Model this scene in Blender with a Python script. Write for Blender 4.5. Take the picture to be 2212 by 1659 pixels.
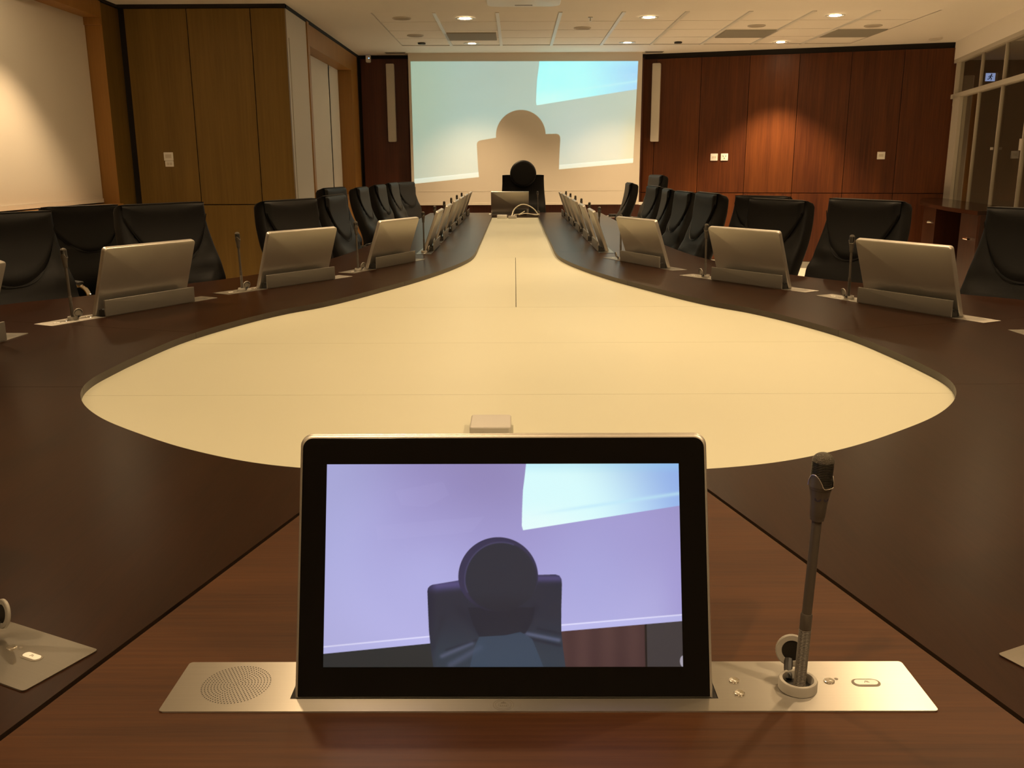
import bpy, bmesh, math, random
import numpy as np
from mathutils import Vector, Matrix
random.seed(7)
for o in list(bpy.data.objects):
    bpy.data.objects.remove(o)
scene = bpy.context.scene
COL = scene.collection

# ------------------------------------------------------------------ camera
cam_d = bpy.data.cameras.new('camera')
cam_d.sensor_width = 36.0
cam_d.lens = 1969.57 * 36.0 / 2212.0
cam_d.clip_start = 0.02
cam = bpy.data.objects.new('camera', cam_d)
COL.objects.link(cam)
cR, cU, cW = ((0.9999794, 0.00476881, -0.00429524), (0.00307187, 0.23197401, 0.97271713), (-0.00563509, 0.9727103, -0.23195458))
M = Matrix.Identity(4)
for i in range(3):
    M[i][0], M[i][1], M[i][2] = cR[i], cU[i], -cW[i]
M[2][3] = 1.25
cam.matrix_world = M
scene.camera = cam

# ------------------------------------------------------------------ world, exposure
world = bpy.data.worlds.new('night')
scene.world = world
world.use_nodes = True
world.node_tree.nodes['Background'].inputs[0].default_value = (0.02, 0.02, 0.03, 1)
world.node_tree.nodes['Background'].inputs[1].default_value = 0.2
scene.view_settings.view_transform = 'Standard'
scene.view_settings.look = 'None'
scene.view_settings.gamma = 1.0
scene.view_settings.use_curve_mapping = False
scene.view_settings.exposure = 0.0
scene.cycles.use_denoising = True
scene.cycles.max_bounces = 8
scene.cycles.diffuse_bounces = 5
scene.cycles.sample_clamp_indirect = 4.0

WARM = (1.0, 0.69, 0.38)
CEIL = 2.61
T = 0.75            # top of the dark ring
TC = 0.73           # top of the cream centre

# recessed ceiling lamps: x, y, watts of the lamp, spot cone in degrees
LAMPS = [(-0.48, 9.15, 58, 100), (1.25, 9.14, 58, 100), (2.98, 9.09, 90, 66),
         (-0.50, 10.95, 190, 104), (1.26, 10.94, 190, 104), (3.0, 10.97, 410, 90),
         (-0.48, 7.35, 62, 100), (1.25, 7.35, 62, 100), (2.98, 7.35, 160, 74),
         (-0.48, 5.55, 100, 100), (1.25, 5.55, 100, 100), (2.98, 5.55, 180, 88),
         (-0.48, 3.75, 95, 110), (1.25, 3.75, 105, 110), (-2.95, 6.50, 130, 92),
         (-2.2, 3.75, 150, 90), (2.98, 3.75, 150, 100), (-0.48, 1.95, 75, 110), (1.25, 1.95, 85, 110),
         (-0.48, 0.15, 75, 110), (1.25, 0.15, 85, 110), (-2.2, 1.0, 120, 90), (2.98, 1.5, 120, 100),  # side-aisle lamps are unseen, added to bounce light off the floor
         (6.35, 10.2, 70, 130), (6.2, 7.0, 60, 130)]  # corridor pair is unseen, added to brighten what shows through the glass

# ------------------------------------------------------------------ materials
def new_mat(name):
    m = bpy.data.materials.new(name)
    m.use_nodes = True
    nt = m.node_tree
    return m, nt, nt.nodes['Principled BSDF']

def plain(name, col, rough=0.5, metal=0.0, noise=0.0, nscale=40.0, bump=0.0, bscale=200.0, spec=0.5, coat=0.0):
    m, nt, b = new_mat(name)
    b.inputs['Base Color'].default_value = (*col, 1)
    b.inputs['Roughness'].default_value = rough
    b.inputs['Metallic'].default_value = metal
    b.inputs['Specular IOR Level'].default_value = spec
    b.inputs['Coat Weight'].default_value = coat
    tc = nt.nodes.new('ShaderNodeTexCoord')
    if noise > 0:
        n = nt.nodes.new('ShaderNodeTexNoise')
        n.inputs['Scale'].default_value = nscale
        n.inputs['Detail'].default_value = 4
        nt.links.new(tc.outputs['Object'], n.inputs['Vector'])
        mx = nt.nodes.new('ShaderNodeMix'); mx.data_type = 'RGBA'
        mx.inputs[6].default_value = (*[c * (1 - noise) for c in col], 1)
        mx.inputs[7].default_value = (*[min(1, c * (1 + noise)) for c in col], 1)
        nt.links.new(n.outputs['Fac'], mx.inputs[0])
        nt.links.new(mx.outputs[2], b.inputs['Base Color'])
    if bump > 0:
        n2 = nt.nodes.new('ShaderNodeTexNoise')
        n2.inputs['Scale'].default_value = bscale
        n2.inputs['Detail'].default_value = 3
        nt.links.new(tc.outputs['Object'], n2.inputs['Vector'])
        bp = nt.nodes.new('ShaderNodeBump')
        bp.inputs['Strength'].default_value = bump
        bp.inputs['Distance'].default_value = 0.004
        nt.links.new(n2.outputs['Fac'], bp.inputs['Height'])
        nt.links.new(bp.outputs['Normal'], b.inputs['Normal'])
    return m

def wood(name, dark, light, fine, broad, rough=0.4, island=0.0, bump=0.08, spec=0.5, coat=0.0, contrast=(0.3, 0.7)):
    """veneer: fine = noise scale xyz of the pores, broad = scale xyz of the bands"""
    m, nt, b = new_mat(name)
    N, L = nt.nodes, nt.links
    tc = N.new('ShaderNodeTexCoord')
    geo = N.new('ShaderNodeNewGeometry')
    add = N.new('ShaderNodeVectorMath'); add.operation = 'MULTIPLY_ADD'
    L.new(geo.outputs['Random Per Island'], add.inputs[0])
    add.inputs[1].default_value = (3.7, 5.3, 2.9) if island else (0, 0, 0)
    L.new(tc.outputs['Object'], add.inputs[2])
    def nz(sc, det):
        mp = N.new('ShaderNodeMapping'); mp.inputs['Scale'].default_value = sc
        L.new(add.outputs[0], mp.inputs['Vector'])
        n = N.new('ShaderNodeTexNoise'); n.inputs['Scale'].default_value = 1.0; n.inputs['Detail'].default_value = det
        n.inputs['Roughness'].default_value = 0.6
        L.new(mp.outputs[0], n.inputs['Vector'])
        return n
    f, g = nz(fine, 5), nz(broad, 3)
    mix = N.new('ShaderNodeMath'); mix.operation = 'MULTIPLY_ADD'
    L.new(f.outputs['Fac'], mix.inputs[0]); mix.inputs[1].default_value = 0.5
    half = N.new('ShaderNodeMath'); half.operation = 'MULTIPLY'; half.inputs[1].default_value = 0.5
    L.new(g.outputs['Fac'], half.inputs[0]); L.new(half.outputs[0], mix.inputs[2])
    last = mix.outputs[0]
    if island:
        isl = N.new('ShaderNodeMath'); isl.operation = 'MULTIPLY_ADD'
        L.new(geo.outputs['Random Per Island'], isl.inputs[0]); isl.inputs[1].default_value = island
        sub = N.new('ShaderNodeMath'); sub.operation = 'SUBTRACT'; sub.inputs[1].default_value = island / 2
        L.new(last, sub.inputs[0]); L.new(sub.outputs[0], isl.inputs[2]); last = isl.outputs[0]
    cr = N.new('ShaderNodeValToRGB')
    cr.color_ramp.elements[0].position = contrast[0]; cr.color_ramp.elements[0].color = (*dark, 1)
    cr.color_ramp.elements[1].position = contrast[1]; cr.color_ramp.elements[1].color = (*light, 1)
    L.new(last, cr.inputs[0]); L.new(cr.outputs[0], b.inputs['Base Color'])
    b.inputs['Roughness'].default_value = rough
    b.inputs['Specular IOR Level'].default_value = spec
    b.inputs['Coat Weight'].default_value = coat
    bp = N.new('ShaderNodeBump'); bp.inputs['Strength'].default_value = bump; bp.inputs['Distance'].default_value = 0.002
    L.new(f.outputs['Fac'], bp.inputs['Height']); L.new(bp.outputs['Normal'], b.inputs['Normal'])
    return m

def emit(name, col, strength):
    m, nt, b = new_mat(name)
    b.inputs['Base Color'].default_value = (0.5, 0.5, 0.5, 1)
    b.inputs['Emission Color'].default_value = (*col, 1)
    b.inputs['Emission Strength'].default_value = strength
    return m

def picture(name, base, rough, strength):
    m, nt, b = new_mat(name)
    a = nt.nodes.new('ShaderNodeVertexColor'); a.layer_name = 'picture'
    b.inputs['Base Color'].default_value = (*base, 1)
    b.inputs['Roughness'].default_value = rough
    b.inputs['Emission Strength'].default_value = strength
    nt.links.new(a.outputs['Color'], b.inputs['Emission Color'])
    return m

def brushed(name, col, rough, sc, aniso=0.0, amount=0.06):
    m, nt, b = new_mat(name)
    N, L = nt.nodes, nt.links
    tc = N.new('ShaderNodeTexCoord')
    mp = N.new('ShaderNodeMapping'); mp.inputs['Scale'].default_value = sc
    L.new(tc.outputs['Object'], mp.inputs[0])
    n = N.new('ShaderNodeTexNoise'); n.inputs['Scale'].default_value = 1; n.inputs['Detail'].default_value = 4
    L.new(mp.outputs[0], n.inputs['Vector'])
    mx = N.new('ShaderNodeMix'); mx.data_type = 'RGBA'
    mx.inputs[6].default_value = (*[c * (1 - amount) for c in col], 1)
    mx.inputs[7].default_value = (*[c * (1 + amount) for c in col], 1)
    L.new(n.outputs['Fac'], mx.inputs[0]); L.new(mx.outputs[2], b.inputs['Base Color'])
    b.inputs['Metallic'].default_value = 1.0
    b.inputs['Roughness'].default_value = rough
    b.inputs['Anisotropic'].default_value = aniso
    if aniso:
        tg = N.new('ShaderNodeVectorTransform'); tg.vector_type = 'VECTOR'; tg.convert_from = 'OBJECT'; tg.convert_to = 'WORLD'
        tg.inputs[0].default_value = (0, 1, 0); L.new(tg.outputs[0], b.inputs['Tangent'])
    bp = N.new('ShaderNodeBump'); bp.inputs['Strength'].default_value = 0.05; bp.inputs['Distance'].default_value = 0.001
    L.new(n.outputs['Fac'], bp.inputs['Height']); L.new(bp.outputs['Normal'], b.inputs['Normal'])
    return m

MAT = {}
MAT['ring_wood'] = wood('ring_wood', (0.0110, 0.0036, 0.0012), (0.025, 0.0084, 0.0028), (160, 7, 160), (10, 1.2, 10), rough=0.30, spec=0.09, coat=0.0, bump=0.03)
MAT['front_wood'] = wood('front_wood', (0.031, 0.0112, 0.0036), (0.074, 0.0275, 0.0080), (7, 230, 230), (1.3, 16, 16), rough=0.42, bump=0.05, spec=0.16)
MAT['edge_wood'] = plain('edge_wood', (0.028, 0.016, 0.009), 0.4, noise=0.2, nscale=30)
MAT['cream'] = plain('cream', (0.525, 0.515, 0.395), 0.42, noise=0.02, nscale=3, spec=0.35)
MAT['black_gap'] = plain('black_gap', (0.008, 0.006, 0.005), 0.8)
MAT['red_wood'] = wood('red_wood', (0.042, 0.0092, 0.0030), (0.122, 0.0355, 0.0078), (70, 70, 2.2), (9, 9, 0.35), rough=0.42, spec=0.25, island=0.12, bump=0.03, contrast=(0.3, 0.72))
MAT['sideboard_wood'] = wood('sideboard_wood', (0.022, 0.0062, 0.0022), (0.055, 0.0165, 0.0048), (70, 70, 2.2), (9, 9, 0.35), rough=0.42, spec=0.2, bump=0.03)
MAT['red_wood_dark'] = wood('red_wood_dark', (0.050, 0.0110, 0.0055), (0.110, 0.026, 0.0110), (70, 70, 2.2), (9, 9, 0.35), rough=0.45, bump=0.03)
MAT['oak'] = wood('oak', (0.140, 0.082, 0.019), (0.215, 0.132, 0.033), (60, 60, 2.0), (7, 7, 0.3), rough=0.45, spec=0.25, island=0.10, bump=0.03)
MAT['amber_wood'] = wood('amber_wood', (0.29, 0.140, 0.031), (0.39, 0.195, 0.046), (60, 60, 2.0), (7, 7, 0.4), rough=0.45, bump=0.03)
MAT['paint'] = plain('paint', (0.88, 0.84, 0.77), 0.7, noise=0.015, nscale=2)
MAT['tile'] = plain('tile', (0.90, 0.86, 0.79), 0.8, bump=0.1, bscale=300)
MAT['grey_paint'] = plain('grey_paint', (0.46, 0.45, 0.42), 0.6)
MAT['white_plastic'] = plain('white_plastic', (0.80, 0.79, 0.75), 0.4)
MAT['offwhite_panel'] = plain('offwhite_panel', (0.62, 0.58, 0.51), 0.6)
MAT['blind'] = plain('blind', (0.74, 0.69, 0.61), 0.85, noise=0.03, nscale=250, bump=0.15, bscale=500)
MAT['curtain'] = plain('curtain', (0.60, 0.57, 0.52), 0.8, noise=0.03, nscale=100)
MAT['floor'] = plain('floor', (0.74, 0.69, 0.60), 0.45, noise=0.04, nscale=6)
MAT['skirting'] = plain('skirting', (0.30, 0.30, 0.28), 0.35, metal=0.6)
MAT['steel'] = brushed('steel', (0.44, 0.415, 0.375), 0.40, (4, 900, 900), aniso=0.90)
MAT['steel_back'] = brushed('steel_back', (0.60, 0.57, 0.52), 0.40, (4, 900, 900))
MAT['monitor_silver'] = plain('monitor_silver', (0.54, 0.51, 0.46), 0.38, metal=0.75, noise=0.03, nscale=300, bump=0.06, bscale=900)
MAT['flap_silver'] = plain('flap_silver', (0.25, 0.235, 0.21), 0.42, metal=0.7, noise=0.03, nscale=200)
MAT['rim_silver'] = plain('rim_silver', (0.62, 0.60, 0.55), 0.3, metal=0.9)
MAT['bezel'] = plain('bezel', (0.003, 0.0026, 0.0022), 0.15, spec=0.12)
MAT['screen_off'] = plain('screen_off', (0.006, 0.006, 0.007), 0.1)
MAT['black_plastic'] = plain('black_plastic', (0.012, 0.011, 0.010), 0.45)
MAT['lid_grey'] = plain('lid_grey', (0.27, 0.25, 0.215), 0.45)
MAT['mesh_dome'] = plain('mesh_dome', (0.10, 0.088, 0.07), 0.35, metal=0.8, bump=0.6, bscale=1500)
MAT['mesh_black'] = plain('mesh_black', (0.03, 0.027, 0.022), 0.35, metal=0.7)
MAT['mic_grey'] = plain('mic_grey', (0.105, 0.090, 0.073), 0.5, metal=0.45)
MAT['mic_bright'] = plain('mic_bright', (0.7, 0.66, 0.6), 0.2, metal=1.0)
MAT['collar_grey'] = plain('collar_grey', (0.31, 0.29, 0.255), 0.45)
MAT['ink_blue'] = plain('ink_blue', (0.03, 0.025, 0.05), 0.4)
MAT['etched'] = plain('etched', (0.16, 0.14, 0.11), 0.55)
MAT['chrome'] = plain('chrome', (0.85, 0.83, 0.8), 0.08, metal=1.0)
MAT['leather'] = plain('leather', (0.0042, 0.0040, 0.0040), 0.50, noise=0.25, nscale=14, bump=0.10, bscale=420, spec=0.17)
MAT['cable'] = plain('cable', (0.62, 0.58, 0.45), 0.5)
MAT['lamp_glass'] = emit('lamp_glass', (1.0, 0.74, 0.42), 160.0)
MAT['lamp_dim'] = emit('lamp_dim', (1.0, 0.78, 0.48), 16.0)
MAT['reflector'] = plain('reflector', (0.9, 0.86, 0.78), 0.15, metal=1.0)
MAT['vent_dark'] = plain('vent_dark', (0.40, 0.385, 0.34), 0.7)
MAT['slot_dark'] = plain('slot_dark', (0.05, 0.045, 0.04), 0.8)
MAT['speaker_cloth'] = plain('speaker_cloth', (0.42, 0.37, 0.30), 0.9, noise=0.05, nscale=400)
MAT['screen_cloth'] = plain('screen_cloth', (0.72, 0.66, 0.57), 0.8)
MAT['led'] = emit('led', (0.15, 0.45, 1.0), 6.0)
MAT['sign_light'] = emit('sign_light', (0.35, 0.50, 0.95), 0.9)
MAT['sign_mark'] = plain('sign_mark', (0.02, 0.03, 0.08), 0.5)
MAT['corridor'] = plain('corridor', (0.26, 0.225, 0.18), 0.8)
MAT['frame_grey'] = plain('frame_grey', (0.50, 0.465, 0.40), 0.5)
MAT['mullion'] = plain('mullion', (0.42, 0.385, 0.32), 0.5)
MAT['grey_box'] = plain('grey_box', (0.47, 0.45, 0.42), 0.5)
MAT['sideboard_top'] = plain('sideboard_top', (0.022, 0.010, 0.007), 0.14, noise=0.2, nscale=9)
MAT['picture_monitor'] = picture('picture_monitor', (0.01, 0.01, 0.01), 0.15, 1.0)
MAT['picture_screen'] = picture('picture_screen', (0.72, 0.66, 0.57), 0.8, 1.0)  # projector light put in as emission on the cloth
def glass_mat():
    m = bpy.data.materials.new('pane_glass'); m.use_nodes = True
    nt = m.node_tree; nt.nodes.clear()
    out = nt.nodes.new('ShaderNodeOutputMaterial')
    mix = nt.nodes.new('ShaderNodeMixShader'); fr = nt.nodes.new('ShaderNodeFresnel'); fr.inputs[0].default_value = 1.28
    tr = nt.nodes.new('ShaderNodeBsdfTransparent'); tr.inputs[0].default_value = (0.80, 0.79, 0.76, 1)
    gl = nt.nodes.new('ShaderNodeBsdfGlossy'); gl.inputs['Roughness'].default_value = 0.01
    geo = nt.nodes.new('ShaderNodeNewGeometry')     # no mirror image on the way out of the pane
    inv = nt.nodes.new('ShaderNodeMath'); inv.operation = 'SUBTRACT'; inv.inputs[0].default_value = 1.0; nt.links.new(geo.outputs['Backfacing'], inv.inputs[1])
    mu = nt.nodes.new('ShaderNodeMath'); mu.operation = 'MULTIPLY'; nt.links.new(fr.outputs[0], mu.inputs[0]); nt.links.new(inv.outputs[0], mu.inputs[1])
    nt.links.new(mu.outputs[0], mix.inputs[0]); nt.links.new(tr.outputs[0], mix.inputs[1]); nt.links.new(gl.outputs[0], mix.inputs[2])
    nt.links.new(mix.outputs[0], out.inputs[0])
    return m
MAT['glass'] = glass_mat()

# ------------------------------------------------------------------ mesh helpers
class MB:
    """collects shapes and links them as ONE mesh object"""
    def __init__(self):
        self.v, self.f, self.m = [], [], []
        self.mi = 0
        self.X = Matrix.Identity(4)
    def add(self, vs, fs):
        n = len(self.v)
        self.v += [tuple(self.X @ Vector(p)) for p in vs]
        self.f += [tuple(i + n for i in f) for f in fs]
        self.m += [self.mi] * len(fs)
        return self
    def box(self, x0, x1, y0, y1, z0, z1):
        vs = [(x, y, z) for z in (z0, z1) for y in (y0, y1) for x in (x0, x1)]
        return self.add(vs, [(0, 2, 3, 1), (4, 5, 7, 6), (0, 1, 5, 4), (2, 6, 7, 3), (0, 4, 6, 2), (1, 3, 7, 5)])
    def loops(self, rings, cap0=True, cap1=True):
        n = len(rings[0]); vs = [p for r in rings for p in r]; fs = []
        for a in range(len(rings) - 1):
            for i in range(n):
                j = (i + 1) % n
                fs.append((a * n + i, a * n + j, (a + 1) * n + j, (a + 1) * n + i))
        if cap0: fs.append(tuple(reversed(range(n))))
        if cap1: fs.append(tuple(range((len(rings) - 1) * n, len(rings) * n)))
        return self.add(vs, fs)
    def prism(self, poly, z0, z1):
        return self.loops([[(x, y, z0) for x, y in poly], [(x, y, z1) for x, y in poly]])
    def strip(self, A, B, z0, z1):
        """solid band between two polylines of the same length"""
        n = len(A); vs = []
        for z in (z0, z1):
            vs += [(p[0], p[1], z) for p in A] + [(p[0], p[1], z) for p in B]
        fs = []
        for i in range(n - 1):
            fs.append((2 * n + i, 2 * n + i + 1, 3 * n + i + 1, 3 * n + i))
            fs.append((i, n + i, n + i + 1, i + 1))
            fs.append((i, i + 1, 2 * n + i + 1, 2 * n + i))
            fs.append((n + i, 3 * n + i, 3 * n + i + 1, n + i + 1))
        fs.append((0, 2 * n, 3 * n, n)); fs.append((n - 1, 2 * n - 1, 4 * n - 1, 3 * n - 1))
        return self.add(vs, fs)
    def tube(self, pts, r, seg=10, caps=True, closed=False):
        P = [Vector(p) for p in pts]; n = len(P)
        R = r if isinstance(r, (list, tuple)) else [r] * n
        rings = []; up = None
        for i in range(n):
            a = P[(i - 1) % n] if (closed or i > 0) else P[i]
            b = P[(i + 1) % n] if (closed or i < n - 1) else P[i]
            t = (b - a).normalized()
            if up is None:
                up = Vector((0, 0, 1)) if abs(t.z) < 0.9 else Vector((1, 0, 0))
            s = t.cross(up).normalized(); up = s.cross(t).normalized()
            rings.append([tuple(P[i] + (s * math.cos(2 * math.pi * k / seg) + up * math.sin(2 * math.pi * k / seg)) * R[i]) for k in range(seg)])
        if closed:
            rings.append(rings[0]); caps = False
        return self.loops(rings, caps, caps)
    def lathe(self, prof, seg=24, c=(0, 0, 0), sx=1.0, sy=1.0):
        rings = [[(c[0] + sx * r * math.cos(2 * math.pi * k / seg), c[1] + sy * r * math.sin(2 * math.pi * k / seg), c[2] + z) for k in range(seg)] for r, z in prof]
        return self.loops(rings, prof[0][0] < .003, prof[-1][0] < .003)
    def disc(self, c, r, seg=20, ry=None):
        ry = r if ry is None else ry
        return self.add([(c[0] + r * math.cos(2 * math.pi * k / seg), c[1] + ry * math.sin(2 * math.pi * k / seg), c[2]) for k in range(seg)], [tuple(range(seg))])
    def ring(self, c, r0, r1, seg=32, flat=1.0):
        vs = []
        for r in (r0, r1):
            vs += [(c[0] + r * math.cos(2 * math.pi * k / seg), c[1] + r * flat * math.sin(2 * math.pi * k / seg), c[2]) for k in range(seg)]
        return self.add(vs, [(k, (k + 1) % seg, seg + (k + 1) % seg, seg + k) for k in range(seg)])
    def grid(self, fn, nu, nv):
        vs = [fn(i / (nu - 1), j / (nv - 1)) for j in range(nv) for i in range(nu)]
        fs = [(j * nu + i, j * nu + i + 1, (j + 1) * nu + i + 1, (j + 1) * nu + i) for j in range(nv - 1) for i in range(nu - 1)]
        return self.add(vs, fs)
    def slab(self, w, h, t, r, bev, seg=6, bottom_r=None):
        """rounded rectangle w x h in XY centred on 0, from z=0 to t, edges bevelled"""
        br = r if bottom_r is None else bottom_r
        def outline(ins, z):
            pts = []
            for cx, cy, a0, rr in ((w / 2, h / 2, 0, r), (-w / 2, h / 2, 90, r), (-w / 2, -h / 2, 180, br), (w / 2, -h / 2, 270, br)):
                rr = max(rr, 0.0005)
                ri = max(rr - ins, 0.0003)
                sx, sy = (1 if cx > 0 else -1), (1 if cy > 0 else -1)
                ox, oy = cx - sx * rr, cy - sy * rr
                if rr - ins < 0.0003:
                    ox -= sx * (ins - rr); oy -= sy * (ins - rr)
                for k in range(seg + 1):
                    a = math.radians(a0 + 90 * k / seg)
                    pts.append((ox + ri * math.cos(a), oy + ri * math.sin(a), z))
            return pts
        rings = []
        K = 4
        for k in range(K + 1):
            a = math.pi / 2 * k / K
            rings.append(outline(bev * (1 - math.sin(a)), bev * (1 - math.cos(a))))
        for k in range(K + 1):
            a = math.pi / 2 * k / K
            rings.append(outline(bev * (1 - math.cos(a)), t - bev * (1 - math.sin(a))))
        return self.loops(rings)
    def build(self, name, mat, parent=None, smooth=35, subsurf=0):
        me = bpy.data.meshes.new(name)
        me.from_pydata(self.v, [], self.f)
        mats = mat if isinstance(mat, (list, tuple)) else [mat]
        for m in mats:
            me.materials.append(MAT[m])
        if len(mats) > 1:
            me.polygons.foreach_set('material_index', self.m)
        bm = bmesh.new(); bm.from_mesh(me)
        bmesh.ops.recalc_face_normals(bm, faces=bm.faces)
        bm.to_mesh(me); bm.free()
        if smooth:
            me.polygons.foreach_set('use_smooth', [True] * len(me.polygons))
            me.set_sharp_from_angle(angle=math.radians(smooth))
        me.update()
        o = bpy.data.objects.new(name, me)
        COL.objects.link(o)
        if parent: o.parent = parent
        if subsurf:
            md = o.modifiers.new('subsurf', 'SUBSURF'); md.levels = subsurf; md.render_levels = subsurf
        return o

def tag(o, label, cat, group=None):
    o['label'] = label; o['category'] = cat
    if group: o['group'] = group
    return o
def thing(name, label, cat, loc=(0, 0, 0), rz=0.0, group=None):
    o = bpy.data.objects.new(name, None); o.empty_display_size = 0.05
    COL.objects.link(o); o.location = loc; o.rotation_euler = (0, 0, rz)
    return tag(o, label, cat, group)
def structure(o):
    o['kind'] = 'structure'; return o
def copy_tree(o, parent=None):
    kids = list(o.children)
    c = o.copy(); COL.objects.link(c)
    if parent is not None: c.parent = parent
    for k in kids: copy_tree(k, c)
    return c
def wall_frame(A, B):
    """matrix: local x along A->B, local y = into the wall (away from room), z up, origin A"""
    d = Vector((B[0] - A[0], B[1] - A[1], 0)).normalized()
    n = Vector((-d.y, d.x, 0))
    m = Matrix.Identity(4)
    for i in range(3):
        m[i][0], m[i][1], m[i][2] = d[i], n[i], (0, 0, 1)[i]
    m[0][3], m[1][3] = A[0], A[1]
    return m

# ------------------------------------------------------------------ curves
def catmull(pts, n):
    P = np.array(pts, float)
    P = np.vstack([2 * P[0] - P[1], P, 2 * P[-1] - P[-2]])
    out = []
    for i in range(1, len(P) - 2):
        p0, p1, p2, p3 = P[i - 1], P[i], P[i + 1], P[i + 2]
        t0 = 0; t1 = t0 + np.linalg.norm(p1 - p0) ** .5; t2 = t1 + np.linalg.norm(p2 - p1) ** .5; t3 = t2 + np.linalg.norm(p3 - p2) ** .5
        for t in np.linspace(t1, t2, 10, endpoint=False):
            a1 = (t1 - t) / (t1 - t0) * p0 + (t - t0) / (t1 - t0) * p1
            a2 = (t2 - t) / (t2 - t1) * p1 + (t - t1) / (t2 - t1) * p2
            a3 = (t3 - t) / (t3 - t2) * p2 + (t - t2) / (t3 - t2) * p3
            b1 = (t2 - t) / (t2 - t0) * a1 + (t - t0) / (t2 - t0) * a2
            b2 = (t3 - t) / (t3 - t1) * a2 + (t - t1) / (t3 - t1) * a3
            out.append((t2 - t) / (t2 - t1) * b1 + (t - t1) / (t2 - t1) * b2)
    out.append(P[-2])
    return np.array(out)
def cut(poly, s0, s1, n):
    """n points of the polyline between arc parameters s0..s1 (lengths)"""
    d = np.concatenate([[0], np.cumsum(np.linalg.norm(np.diff(poly, axis=0), axis=1))])
    s = np.linspace(s0, s1, n)
    return np.stack([np.interp(s, d, poly[:, 0]), np.interp(s, d, poly[:, 1])], 1)
def s_at(poly, p):
    d = np.concatenate([[0], np.cumsum(np.linalg.norm(np.diff(poly, axis=0), axis=1))])
    return d[np.argmin(np.linalg.norm(poly - np.array(p), axis=1))]

# ================================================================== ROOM SHELL
XL, XW, YP = -3.42, -1.98, 8.31      # near left wall, far left wall, oak return between them
YB = 12.02                            # back wall
WA, WB = (1.563, 12.05), (5.055, 11.014)   # angled red wall
PA, PB = (5.03, 11.02), (4.54, 8.69)       # glass partition line
YF = -2.2                             # wall behind the camera
XR = 2.31                             # not used by shapes in view

structure(MB().box(-4.2, 8.0, YF - .2, 13.6, -0.1, 0.0).build('floor', 'floor'))

# ceiling: plaster round a field of lay-in tiles
TX0, TX1, TY0, TS = -1.32, 3.855, 8.81, 0.575
TY1 = TY0 + 4 * TS + 0.03
mb = MB()
mb.box(-4.2, 8.0, YF - .2, TY0, CEIL, CEIL + .08)
mb.box(-4.2, TX0, TY0, 13.6, CEIL, CEIL + .08)
mb.box(TX1, 8.0, TY0, 13.6, CEIL, CEIL + .08)
mb.box(TX0, TX1, TY1, 13.6, CEIL, CEIL + .08)
structure(mb.build('ceiling', 'paint', smooth=0))
mb = MB()
mb.box(TX0, TX1, TY0, TY1, CEIL + .03, CEIL + .06)
ct = structure(mb.build('ceiling_backing', 'slot_dark', smooth=0))
mb = MB()
for i in range(9):
    for j in range(4):
        x, y = TX0 + i * TS, TY0 + j * TS
        mb.box(x + .012, x + TS - .012, y + .010, y + TS - .006, CEIL + .004, CEIL + .02)
structure(mb.build('ceiling_tiles', 'tile', smooth=0))
mb = MB()
for i in range(1, 9):
    x = TX0 + i * TS
    mb.box(x - .016, x + .016, TY0, TY1, CEIL - .007, CEIL + .012)
structure(mb.build('trim_1', 'white_plastic', smooth=0))

# back wall (dark red veneer) behind the screen
mb = MB()
xs = [XW + .03, -1.36, -0.62, 0.12, 0.86, 1.60]
for a, b in zip(xs[:-1], xs[1:]):
    mb.box(a + .003, b - .003, YB, YB + .04, 0.93, 2.565)
    mb.box(a + .003, b - .003, YB, YB + .04, 0.08, 0.922)
structure(mb.build('wall_back', 'red_wood_dark', smooth=0))
mb = MB(); mb.box(XW - .3, 1.62, YB + .03, YB + .12, 0, CEIL)
structure(mb.build('wall_back_core', 'black_gap', smooth=0))
mb = MB(); mb.box(XW, 1.60, YB - .006, YB + .03, 0, 0.075)
structure(mb.build('baseboard_back', 'skirting', smooth=0))

# angled right wall of tall red veneer panels
WM = wall_frame(WA, WB)
def onwall(x, y, z):
    return WM @ Vector((x, y, z))
WLEN = math.dist(WA, WB)
joints = [0.0, 0.193, 0.752, 1.330, 1.907, 2.493, 3.068, WLEN - .003]
mb = MB(); mb.X = WM
for a, b in zip(joints[:-1], joints[1:]):
    mb.box(a + .003, b - .003, 0, .04, 0.922, 2.545)
    mb.box(a + .003, b - .003, 0, .04, 0.085, 0.914)
structure(mb.build('wall_right', 'red_wood', smooth=0))
mb = MB(); mb.X = WM
mb.box(-.02, WLEN, .03, .14, 0, CEIL)
structure(mb.build('wall_right_core', 'black_gap', smooth=0))
mb = MB(); mb.X = WM
for a, b in zip(joints[:-1], joints[1:]):
    mb.box(a + .002, b - .002, -.006, .03, 0, 0.08)
structure(mb.build('baseboard_right', 'skirting', smooth=0))

# oak return wall facing the camera
mb = MB()
xs = [XL + .06, -2.822, -2.275, XW + .001]
zs = [(0.02, 0.925), (0.933, 2.575)]
for a, b in zip(xs[:-1], xs[1:]):
    for z0, z1 in zs:
        mb.box(a + .004, b - (.004 if b < XW else 0), YP, YP + .04, z0, z1)
structure(mb.build('wall_left_return', 'oak', smooth=0))
mb = MB(); mb.box(XL - .4, XW - .03, YP + .035, YP + .12, 0, CEIL)
structure(mb.build('wall_left_return_core', 'black_gap', smooth=0))

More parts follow.
